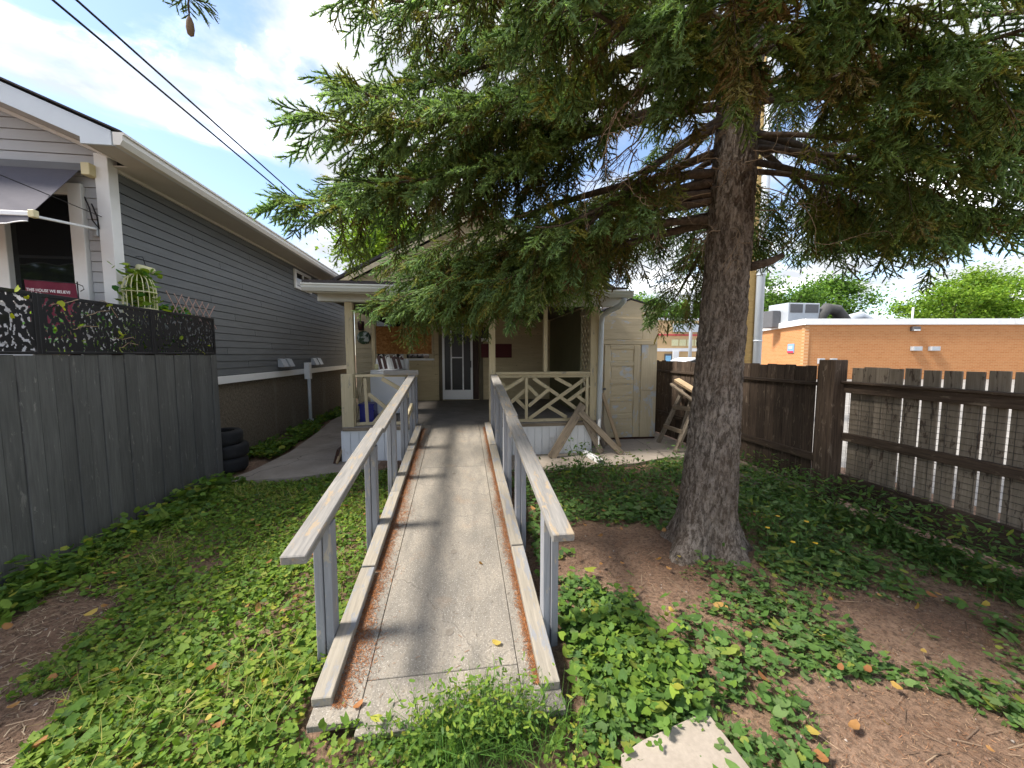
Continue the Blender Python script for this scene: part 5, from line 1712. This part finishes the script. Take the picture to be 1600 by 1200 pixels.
for l in range(3):
    for v in range(6):
        m = (lod == l) & ((np.arange(n) * 7 + 3) % 6 == v)
        if not m.any():
            continue
        TV, TF, TT = TPL[l][v]
        vv, ff, tt = scatter((TV, TF), SP[m], RM[m], SS[m] * (1.15 if l < 2 else 1.3), col[m])
        g = np.tile(TT, m.sum())
        tt = tt * (0.78 + 0.42 * np.clip(g, 0, 1))[:, None]
        parts.append((vv, ff, tt))
CV, CF, CT = merge(parts)
cro = mesh_np('crown', CV, CF, 'needles', sp_, CT)
cro['kind'] = 'stuff'
import os
print('SPRUCE sprays', n, 'tris', len(CF), 'lod', [(lod == l).sum() for l in range(3)])
# one cone hanging low from an overhead twig
cn = lathe('cone', [(0.001, 0.0), (0.008, 0.006), (0.0105, 0.022), (0.009, 0.040), (0.005, 0.052), (0.001, 0.056)], (-0.775, 1.30, 2.530), 'cone_scale', sp_, 12)
# ================================================================== GROUND COVER
grng = np.random.default_rng(9)
def nz(x, y, s, o=0.0):
    return np.array([mnoise.noise((a * s, b * s, o)) for a, b in zip(x, y)])
def gz(x, y):
    return 0.035 * nz(x, y, 1.1) + 0.014 * nz(x, y, 4.5, 3.0) - 0.012 + 0.07 * np.exp(-(np.hypot(x - 1.98, y - 2.75) / 0.55) ** 2)


def sample(x0, x1, y0, y1, n, dens, near=True):
    """random points accepted by density; more of them close to the camera"""
    x = grng.uniform(x0, x1, n)
    y = y0 + (y1 - y0) * grng.uniform(0, 1, n) ** (1.25 if near else 1.0)
    k = grng.uniform(0, 1, n) < dens(x, y)
    return x[k], y[k]


def dens_left(x, y):
    d = 0.72 + 0.5 * nz(x, y, 1.6, 2.0) + 0.35 * nz(x, y, 5.0, 8.0)
    dirt = np.exp(-((x + 2.50) / 0.36) ** 4 - ((y - 2.25) / 0.62) ** 4)
    dirt += 0.8 * np.exp(-((x + 1.95) / 0.18) ** 2 - ((y - 3.05) / 0.10) ** 2)
    dirt += 1.0 * ((x < -1.75 - 0.25 * (y - 1.7)) & (y < 1.95) & (y > 0.4))
    d = d * np.clip(1 - 1.35 * dirt, 0, 1)
    d += 0.9 * np.exp(-((x + 2.93) / 0.14) ** 2)
    ramp_ = (x > -0.70) & (x < 0.5) & (y > 1.56)
    d = np.where(ramp_, 0, d)
    d = np.where((y > 5.03 + 0.22 * np.clip((x + 2.2) / 0.8, 0, 1.2)), 0, d)
    return np.clip(d, 0, 1)


GREEN = [(0.145, 0.240, 0.034), (0.100, 0.190, 0.034), (0.215, 0.300, 0.045), (0.34, 0.34, 0.055), (0.080, 0.150, 0.042)]
DARKG = [(0.090, 0.175, 0.040), (0.120, 0.215, 0.052), (0.070, 0.135, 0.044), (0.25, 0.28, 0.05), (0.16, 0.24, 0.085)]
LEAF8, LEAF6, LEAF5 = leaf_template(12, 0.07, 0.30), leaf_template(7, 0.05, 0.25), leaf_template(5, 0.0, 0.2, False)
def ragged(n, seed, amp, elong=1.0, cupv=0.28):
    r = random.Random(seed)
    V, F = leaf_template(n, 0.06, cupv, True, elong)
    for i in range(1, n + 1):
        V[i] = V[i] * (1 + r.uniform(-amp, amp)); V[i][2] += r.uniform(-.1, .1)
    return V, F
def trefoil():
    Vs, Fs, off_ = [], [], 0
    for k in range(3):
        V, F = leaf_template(5, 0.0, 0.2, False, 1.25)
        a = 2 * PI * k / 3
        c_, s_ = math.cos(a), math.sin(a)
        V = V * 0.52 + np.array([0.6, 0, 0.08 * (k - 1)])
        Vs.append(np.column_stack([V[:, 0] * c_ - V[:, 1] * s_, V[:, 0] * s_ + V[:, 1] * c_, V[:, 2]])); Fs.append(F + off_); off_ += len(V)
    return np.concatenate(Vs), np.concatenate(Fs)
OVAL = leaf_template(6, 0.0, 0.25, False, 1.9)
KINDS = [ragged(11, 3, 0.10), ragged(8, 8, 0.10, 1.9), trefoil(), ragged(9, 5, 0.22, 1.2, 0.45)]
BLADE = [blade_template(2, b, 0.055) for b in (0.3, 0.8, 1.3)]


def cover_mesh(name, x, y, smin, smax, hmax, cols, wts, label, cat='ground cover', tilt=0.45):
    n = len(x)
    h = hmax * grng.uniform(0.05, 1, n) ** 1.4 * (0.6 + 0.6 * np.clip(nz(x, y, 2.3, 5.0) + .4, 0, 1))
    P = np.column_stack([x, y, gz(x, y) + h + 0.006])
    S = (smin + (smax - smin) * grng.uniform(0, 1, n) ** 2.0) * (0.75 + 0.5 * np.clip(nz(x, y, 1.3, 6.0) + .5, 0, 1))
    R = rand_rot(n, tilt, grng)
    C = palette(n, cols, wts, grng)
    d = np.hypot(x, y)
    parts = []
    pick = grng.choice(4, n, p=(0.42, 0.22, 0.22, 0.14))
    for tpl, m in [(t_, (d < 3.0) & (pick == q)) for q, t_ in enumerate(KINDS)] + [(LEAF6, (d >= 3.0) & (d < 4.2) & (pick != 1)), (OVAL, (d >= 3.0) & (pick == 1)), (LEAF5, (d >= 4.2) & (pick != 1))]:
        if m.any():
            parts.append(scatter(tpl, P[m], R[m], S[m], C[m], 0.12, grng))
    V, F, T = merge(parts)
    o = mesh_np(name, V, F, 'leaves', None, T)
    tag(o, label, cat, kind='stuff')
    print(name, n, len(F))
    return o


def grass(name, x, y, hmin, hmax, cols, wts, label, flat=0.5, wscale=1.0, z0=0.0, cat='grass'):
    n = len(x)
    P = np.column_stack([x, y, gz(x, y) + z0])
    R = rand_rot(n, flat, grng)
    S = grng.uniform(hmin, hmax, n)
    C = palette(n, cols, wts, grng)
    parts = []
    for i, b in enumerate(BLADE):
        m = (np.arange(n) % 3) == i
        V0 = b[0].copy(); V0[:, 1] *= wscale
        parts.append(scatter((V0, b[1]), P[m], R[m], S[m], C[m], 0.1, grng))
    V, F, T = merge(parts)
    o = mesh_np(name, V, F, 'leaves', None, T)
    return tag(o, label, cat, kind='stuff')


x, y = sample(-3.06, -0.05, 0.55, 5.4, 92000, dens_left)
cover_mesh('weeds', x, y, 0.007, 0.022, 0.075, GREEN, (1.4, 1.0, 1.0, 0.22, 0.4), 'dense low green weeds covering the left yard beside the ramp', tilt=0.62)
# bigger leaves along the charcoal fence
x, y = grng.uniform(-3.06, -2.70, 900), grng.uniform(2.3, 5.1, 900)
cover_mesh('fence_weeds', x, y, 0.022, 0.042, 0.20, GREEN, (0.8, 1.3, 0.5, 0.15, 0.9), 'taller broad-leaved weeds along the foot of the charcoal fence', tilt=0.6)
# mown straw on the left
x, y = sample(-2.6, -0.72, 0.7, 4.9, 9000, lambda a, b: np.clip(0.12 + 1.6 * nz(a, b, 1.9, 11.0), 0, 1) * dens_left(a, b))
grass('mown_straw', x, y, 0.06, 0.17, [(0.36, 0.33, 0.09), (0.46, 0.38, 0.17), (0.25, 0.30, 0.06)], (1, 0.7, 1), 'pale mown grass stems lying over the left weeds', 1.25, 0.55, 0.055)
x, y = sample(-3.0, -0.72, 0.6, 5.1, 26000, lambda a, b: 0.6 * dens_left(a, b))
grass('lawn_grass', x, y, 0.04, 0.11, [(0.13, 0.22, 0.035), (0.20, 0.28, 0.05), (0.33, 0.33, 0.10)], (1, 0.9, 0.35), 'short green grass blades among the left weeds', 0.55, 0.5)


def dens_right(x, y):
    d = 0.24 + 1.15 * nz(x, y, 1.25, 21.0) + 0.75 * nz(x, y, 4.0, 23.0)
    d += 1.2 * np.exp(-((x - 0.78) / 0.26) ** 4 - ((y - 1.75) / 0.55) ** 4)          # by the ramp foot
    d += 0.9 * np.exp(-((x - 1.25) / 0.6) ** 4 - ((y - 4.25) / 0.72) ** 4)           # before the patio
    d += 0.8 * np.exp(-((x - 3.35) / 0.5) ** 2 - ((y - 4.0) / 0.9) ** 2)             # right of the trunk
    d += 1.1 * np.exp(-((x - 3.7) / 0.30) ** 2)
    d += 0.55 * np.exp(-((x - 1.75) / 0.55) ** 4 - ((y - 1.85) / 0.33) ** 4)
    d += 0.6 * np.exp(-((x - 2.75) / 0.45) ** 4 - ((y - 2.45) / 0.40) ** 4)
    d -= 1.0 * np.exp(-((x - 1.35) / 0.28) ** 2 - ((y - 2.75) / 0.42) ** 2)          # bare, needle-strewn
    d -= 1.3 * np.exp(-((x - 1.9) / 0.42) ** 4 - ((y - 1.15) / 0.32) ** 4)
    d -= 0.8 * np.exp(-((x - 2.6) / 0.35) ** 2 - ((y - 1.75) / 0.25) ** 2)
    d = np.where(np.hypot(x - 1.98, y - 2.75) < 0.34, 0, d)
    d = np.where(y > 5.0 + 0.25 * np.clip((x - 2.4) / .7, 0, 1), 0, d)
    d = np.where((x > 0.45) & (x < 1.08) & (y < 1.34), d * 0.12, d)
    d = np.where((x < 0.56) & (y > 1.5), 0, d)
    return np.clip(d, 0, 1)


x, y = sample(0.45, 3.92, 0.7, 5.3, 50000, dens_right)
cover_mesh('weeds', x, y, 0.006, 0.029, 0.085, DARKG, (1.2, 1, 0.9, 0.22, 0.6), 'patchy broad-leaved weeds under the spruce on the right')
x, y = grng.normal(0.80, 0.17, 1500), grng.normal(1.72, 0.27, 1500)
k = (x > 0.52) & ~((y < 1.42) & (x > 0.58) & (grng.uniform(0, 1, len(x)) < 0.8))
cover_mesh('mallow_clump', x[k], y[k], 0.012, 0.031, 0.16, GREEN, (1.2, 1.3, 0.6, 0.12, 0.7), 'lush round-leaved clump beside the right handrail post', tilt=0.55)
x, y = sample(0.6, 3.9, 0.8, 5.0, 9000, lambda a, b: dens_right(a, b) * 0.5)
grass('yard_grass', x, y, 0.05, 0.16, [(0.085, 0.17, 0.035), (0.13, 0.21, 0.05), (0.34, 0.30, 0.10)], (1, 0.8, 0.2), 'thin green grass among the right weeds', 0.5, 0.4)
# tall leafy weeds by the trunk, fence and patio edge
cl_ = []
for (cx, cy, sx, sy, n_, h) in ((2.75, 2.85, 0.28, 0.30, 1500, 0.34), (3.66, 2.5, 0.14, 0.75, 2200, 0.40), (3.3, 3.4, 0.2, 0.3, 800, 0.4), (3.3, 4.4, 0.30, 0.5, 900, 0.35), (1.9, 4.45, 0.35, 0.35, 1100, 0.28)):
    px_ = np.clip(grng.normal(cx, sx, n_), 0.6, 3.88); py_ = grng.normal(cy, sy, n_)
    ok = (np.hypot(px_ - 1.98, py_ - 2.75) > 0.36) & (py_ < 5.1)
    cl_.append((px_[ok], py_[ok], np.full(ok.sum(), h)))
x = np.concatenate([c[0] for c in cl_]); y = np.concatenate([c[1] for c in cl_]); hh = np.concatenate([c[2] for c in cl_])
n = len(x)
P = np.column_stack([x, y, gz(x, y) + hh * grng.uniform(0.02, 1, n) ** 1.3])
NARROW = leaf_template(6, 0.0, 0.2, False, 2.6)
V, F, T = scatter(NARROW, P, rand_rot(n, 0.75, grng), grng.uniform(0.006, 0.014, n), palette(n, DARKG, (1.2, 1, 0.8, 0.3, 0.4), grng), 0.1, grng)
tag(mesh_np('tall_weeds', V, F, 'leaves', None, T), 'taller narrow-leaved weeds around the trunk and along the brown fence', 'ground cover', kind='stuff')
k = np.arange(n) % 6 == 0
grass('weed_stalks', x[k], y[k], 0.12, 0.36, [(0.085, 0.16, 0.045), (0.15, 0.19, 0.07)], (1, 0.5), 'thin upright weed stalks around the trunk and brown fence', 0.25, 0.22)
# grass tuft at the ramp foot
x, y = grng.normal(0.06, 0.17, 1300), grng.normal(1.45, 0.075, 1300)
grass('foot_grass', x, y, 0.06, 0.24, [(0.085, 0.19, 0.035), (0.12, 0.23, 0.05), (0.07, 0.14, 0.03)], (1, 1, 0.6), 'grass tufts growing over the foot of the ramp', 0.42, 0.42)
x, y = grng.normal(0.08, 0.15, 1500), grng.normal(1.47, 0.07, 1500)
P = np.column_stack([x, y, grng.uniform(0.02, 0.20, 1500)])
V, F, T = scatter(NARROW, P, rand_rot(1500, 0.8, grng), grng.uniform(0.003, 0.007, 1500), palette(1500, GREEN, (1, 1, 1, 0.2, 0.4), grng), 0.1, grng)
tag(mesh_np('knotweed', V, F, 'leaves', None, T), 'fine-leaved weed sprawling on the foot of the ramp', 'ground cover', kind='stuff')
x, y = sample(-1.0, 1.2, 0.8, 1.50, 1700, lambda a, b: np.full(len(a), 0.8))
k = ~((x > 0.45) & (x < 1.09) & (y < 1.4))
grass('front_grass', x[k], y[k], 0.04, 0.13, [(0.085, 0.19, 0.035), (0.14, 0.24, 0.05), (0.30, 0.28, 0.10)], (1, 1, 0.35), 'short grass in front of the ramp foot', 0.5, 0.45)
x, y = grng.uniform(-1.2, 0.6, 3200), grng.uniform(0.75, 1.5, 3200)
k = (nz(x, y, 3.0, 31.0) > -0.05)
cover_mesh('front_weeds', x[k], y[k], 0.008, 0.02, 0.05, GREEN, (1, 1, 0.7, 0.3, 0.6), 'small weeds on the soil in front of the ramp foot')
# greenery between walkway and foundation
x = grng.uniform(-3.5, -2.7, 9000); y = grng.uniform(5.9, 11.5, 9000)
k = (x < -2.86 - 0.06 * (y - 6) + 0.08 * nz(x, y, 2.0, 41.0)) & (nz(x, y, 1.5, 44.0) > -0.25) & (x > -3.5)
cover_mesh('wall_weeds', x[k], y[k], 0.018, 0.04, 0.13, GREEN, (1, 1.2, 0.5, 0.2, 0.8), 'strip of weeds between the walkway and the stucco foundation', tilt=0.6)
# yellow flowers right of the trunk
fs = []
for k, (fx, fy, fz) in enumerate(((2.66, 2.52, 0.30), (2.45, 2.42, 0.20), (2.62, 2.40, 0.19), (2.58, 2.70, 0.27), (2.38, 2.58, 0.24))):
    labs = ('tallest yellow flower', 'lowest left yellow flower', 'lowest right yellow flower', 'farthest yellow flower', 'yellow flower closest to the bark')
    fo = empty('flower', (fx, fy, 0), labs[k] + ' on a thin stem right of the trunk', 'flower', 'yellow flowers right of the trunk')
    tube('stem', [(fx + 0.02, fy + 0.01, 0.0), (fx + 0.008, fy, fz * .6), (fx, fy, fz)], 0.0018, 'stem_green' if 'stem_green' in MATS else (plain('stem_green', (0.08, 0.15, 0.04), 0.6) and 'stem_green'), fo, 5)
    if 'petal' not in MATS:
        plain('petal', (0.75, 0.45, 0.015), 0.6)
    TVv, TFf = leaf_template(12, 0.12, 0.2, False)
    Vv = TVv * 0.017 + np.array([fx, fy, fz])
    mesh_np('petals', Vv, TFf, 'petal', fo)

# rusty needle litter: in the corners of the ramp, and under the tree
def litter(name, x, y, z, label, cols, wts, L=(0.010, 0.020), tilt=0.25, w=0.10):
    n = len(x)
    tpl = (np.array([(-1, -w, 0), (-1, w, 0), (1, w, 0.05), (1, -w, 0.05)], float), np.array([(0, 1, 2), (0, 2, 3)]))
    V, F, T = scatter(tpl, np.column_stack([x, y, z]), rand_rot(n, tilt, grng), grng.uniform(L[0] / 2, L[1] / 2, n), palette(n, cols, wts, grng, 0.3))
    return tag(mesh_np(name, V, F, 'litter', None, T), label, 'litter', kind='stuff')
RUST = [(0.30, 0.115, 0.040), (0.22, 0.085, 0.035), (0.40, 0.19, 0.08), (0.14, 0.06, 0.03)]
for sgn, xk, lab in ((-1, -0.572, 'left'), (1, 0.349, 'right')):
    n = 13000 if sgn < 0 else 9000
    y = grng.uniform(1.62, 5.6, n)
    wd_ = (0.05 if sgn < 0 else 0.042) + 0.07 * np.clip(nz(np.full(n, xk), y, 2.3, 51.0 + sgn), 0, 1) + 0.05 * np.exp(-((y - 1.9) / 0.15) ** 2) * (sgn < 0)
    off_ = np.abs(grng.normal(0, 1, n)) * wd_ * (0.75 if sgn < 0 else 0.45)
    x = xk - sgn * off_
    z_ = ramp_z(y) + 0.004 + grng.uniform(0, 0.012, n) * np.exp(-off_ / 0.03)
    k = z_ > 0.03
    litter('needle_litter', x[k], y[k], z_[k], 'rusty fallen needles heaped along the ' + lab + ' kerb of the ramp', RUST, (1, 1, 0.6, 0.5))
n = 40000
x = grng.uniform(0.5, 3.9, n); y = 0.75 + 4.3 * grng.uniform(0, 1, n) ** 1.3
k = (np.hypot(x - 1.98, y - 2.75) > 0.36) & ~((x < 1.1) & (y < 1.4)) & (nz(x, y, 1.4, 61.0) > -0.35)
litter('needle_litter', x[k], y[k], gz(x[k], y[k]) + 0.006, 'brown needle litter spread over the soil under the spruce',
       [(0.26, 0.14, 0.08), (0.15, 0.075, 0.045), (0.42, 0.29, 0.18), (0.32, 0.13, 0.055)], (1, 1, 0.7, 0.5), (0.010, 0.022), 0.3, 0.075)
n = 900
x = np.concatenate([grng.uniform(0.6, 3.8, 700), grng.uniform(-2.9, -1.7, 200)]); y = np.concatenate([0.8 + 4.0 * grng.uniform(0, 1, 700) ** 1.3, grng.uniform(1.2, 3.0, 200)])
litter('fallen_twigs', x, y, gz(x, y) + 0.010, 'thin fallen twigs and chips over the bare soil', [(0.20, 0.14, 0.10), (0.34, 0.25, 0.17), (0.12, 0.08, 0.055)], (1, 0.8, 0.8), (0.03, 0.13), 0.12, 0.035)
n = 2600
x = grng.uniform(-2.9, -1.6, n); y = grng.uniform(1.2, 3.0, n)
litter('straw_litter', x, y, gz(x, y) + 0.006, 'pale straw chips over the bare soil patch on the left', [(0.42, 0.34, 0.24), (0.30, 0.22, 0.15), (0.18, 0.12, 0.08)], (1, 1, 0.8), (0.015, 0.05), 0.2, 0.10)
x, y = grng.uniform(-0.5, 0.3, 260), grng.uniform(1.6, 5.6, 260)
litter('ramp_debris', x, y, ramp_z(y) + 0.003, 'scattered needles and crumbs on the ramp deck', [(0.10, 0.07, 0.05), (0.25, 0.12, 0.06)], (1, 1), (0.008, 0.028), 0.05, 0.09)
# clods and small stones in the bare soil
nck = 5200
x = np.concatenate([grng.uniform(0.55, 3.9, 3900), grng.uniform(-2.95, -1.6, 1300)]); y = np.concatenate([0.75 + 4.2 * grng.uniform(0, 1, 3900) ** 1.4, grng.uniform(1.0, 3.1, 1300)])
OCT = (np.array([(1, 0, 0), (-.9, .1, 0), (.1, 1, 0), (0, -.8, .1), (0, .1, .7), (0, 0, -.6)], float), np.array([(0, 2, 4), (2, 1, 4), (1, 3, 4), (3, 0, 4), (2, 0, 5), (1, 2, 5), (3, 1, 5), (0, 3, 5)]))
k = (np.hypot(x - 1.98, y - 2.75) > 0.36) & ~((x < 1.1) & (y < 1.4) & (x > 0))
x, y = x[k], y[k]
V, F, T = scatter(OCT, np.column_stack([x, y, gz(x, y) + 0.002]), rand_rot(len(x), 0.5, grng), 0.003 + 0.011 * grng.uniform(0, 1, len(x)) ** 3, palette(len(x), [(0.21, 0.145, 0.105), (0.14, 0.09, 0.065), (0.34, 0.29, 0.25)], (1, 1, 0.25), grng))
tag(mesh_np('soil_clods', V, F, 'litter', None, T), 'small clods and stones over the bare soil', 'soil', kind='stuff')
# curled dry leaves
x = np.concatenate([grng.uniform(-2.6, -0.75, 130), grng.uniform(0.7, 3.4, 90), [0.17, -0.46, 0.12]])
y = np.concatenate([0.7 + 3.8 * grng.uniform(0, 1, 130) ** 1.3, 0.8 + 3.5 * grng.uniform(0, 1, 90) ** 1.3, [1.86, 1.62, 2.5]])
onr = (x > -0.66) & (x < 0.45) & (y > 1.55)
z_ = np.where(onr, ramp_z(y) + 0.006, gz(x, y) + grng.uniform(0.02, 0.07, len(x)))
V, F, T = scatter(leaf_template(7, 0.05, 0.7, False, 1.5), np.column_stack([x, y, z_]), rand_rot(len(x), 0.4, grng), grng.uniform(0.010, 0.022, len(x)),
                  palette(len(x), [(0.45, 0.24, 0.09), (0.34, 0.15, 0.06), (0.55, 0.42, 0.10)], (1, 1, 0.7), grng), 0.1, grng)
tag(mesh_np('fallen_leaves', V, F, 'leaves', None, T), 'curled tan and orange leaves scattered over the yard', 'leaf litter', kind='stuff')

# young shrub sprouting at the patio edge
yb = empty('seedling', (1.62, 4.95, 0), 'small leafy seedling sprouting at the front edge of the patio', 'plant')
for k in range(7):
    a = k * 0.9
    tube('stem', [(1.62, 4.95, 0.0), (1.62 + .05 * math.cos(a), 4.95 + .04 * math.sin(a), 0.16), (1.62 + (.10 + .02 * k) * math.cos(a), 4.95 + .09 * math.sin(a), 0.26 + 0.03 * (k % 4))], 0.003, 'stem_green', yb, 5)
pts = np.column_stack([grng.normal(1.62, .11, 120), grng.normal(4.95, .09, 120), grng.uniform(0.06, .42, 120)])
leafy('leaves', pts, 0.018, DARKG, (1, 1, 1, .3, .5), yb)

# ================================================================== TREES IN THE DISTANCE
brng = np.random.default_rng(31)
def broadleaf(name, c, rx, rz_, h0, n, lf, cols, wts, label, group=None):
    """trunk with limbs; crown of leaf faces in irregular clumps"""
    cx, cy = c
    t = empty(name, (cx, cy, 0), label, 'tree', group)
    top = h0 + rz_
    paths = [(np.array([(cx, cy, -0.1), (cx + .1, cy, h0 * .6), (cx, cy, top)]), np.array([rx * .07, rx * .055, rx * .02]))]
    cen = []
    for k in range(26):
        u = brng.normal(0, 1, 3); u /= np.linalg.norm(u)
        r = brng.uniform(0.45, 1.0)
        p = np.array([cx + u[0] * rx * r, cy + u[1] * rx * r, top + u[2] * rz_ * r])
        cen.append(p)
        if k < 14:
            s0 = np.array([cx, cy, h0 * brng.uniform(.7, 1.1)])
            paths.append((np.array([s0, (s0 + p) / 2 + np.array([0, 0, .1 * rx]), p]), np.array([rx * .03, rx * .018, rx * .006])))
    V, F = tube_arrays(paths, 6)
    mesh_np('trunk', V, F, 'branch_wood', t, smooth=True)
    cen = np.array(cen)
    i = brng.integers(0, len(cen), n)
    P = cen[i] + brng.normal(0, 1, (n, 3)) * np.array([rx, rx, rz_]) * brng.uniform(0.10, 0.24, (n, 1))
    tint = palette(n, cols, wts, brng, .25) * (0.8 + 0.4 * (i % 5) / 4)[:, None]
    V, F, T = scatter((np.array([(-1.3, 0, 0), (0, -.75, .25), (1.3, 0, 0), (0, .75, .25)]), np.array([(0, 1, 2), (0, 2, 3)])), P, rand_rot(n, 1.0, brng), brng.uniform(lf * .6, lf * 1.3, n), tint)
    o = mesh_np('crown', V, F, 'leaves', t, T)
    return t


BRI = [(0.17, 0.28, 0.03), (0.24, 0.36, 0.045), (0.10, 0.20, 0.025)]
MIDG = [(0.105, 0.20, 0.035), (0.15, 0.26, 0.045), (0.06, 0.13, 0.03)]
broadleaf('leafy_tree', (-3.6, 24.5), 3.7, 3.0, 4.9, 16000, 0.095, BRI, (1, 1, .6), 'bright lime-green tree rising behind the cream house roof')
G = 'leafy trees beyond the brick building'
broadleaf('leafy_tree', (43.5, 48), 6.0, 3.6, 4.4, 11000, 0.17, MIDG, (1, .8, .8), 'rounded green tree behind the air conditioner on the roof', G)
broadleaf('leafy_tree', (53, 50), 6.0, 4.0, 4.4, 11000, 0.17, MIDG, (1, .8, .8), 'green tree behind the rooftop ducts', G)
broadleaf('leafy_tree', (76.5, 50), 6.8, 4.0, 5.0, 13000, 0.18, BRI, (1, .8, .9), 'broad yellow-green tree behind the right half of the brick building', G)
broadleaf('leafy_tree', (86, 50), 7.5, 4.8, 6.0, 13000, 0.18, BRI, (1, .8, .9), 'rightmost yellow-green tree at the edge of the view', G)
broadleaf('leafy_tree', (30, 60), 6.0, 3.4, 4.8, 6000, 0.2, MIDG, (1, .8, .8), 'green tree behind the beige building left of the trunk', G)
broadleaf('leafy_tree', (40.5, 62), 6.0, 3.2, 4.8, 6000, 0.2, MIDG, (1, .8, .8), 'green tree hidden partly by the spruce trunk', G)
# trees behind the photographer: what the neighbour's window glass mirrors
broadleaf('leafy_tree', (-17.5, -9), 4.2, 3.0, 3.2, 5000, 0.16, MIDG, (1, .8, .8), 'dark tree across the lane mirrored in the neighbour window')
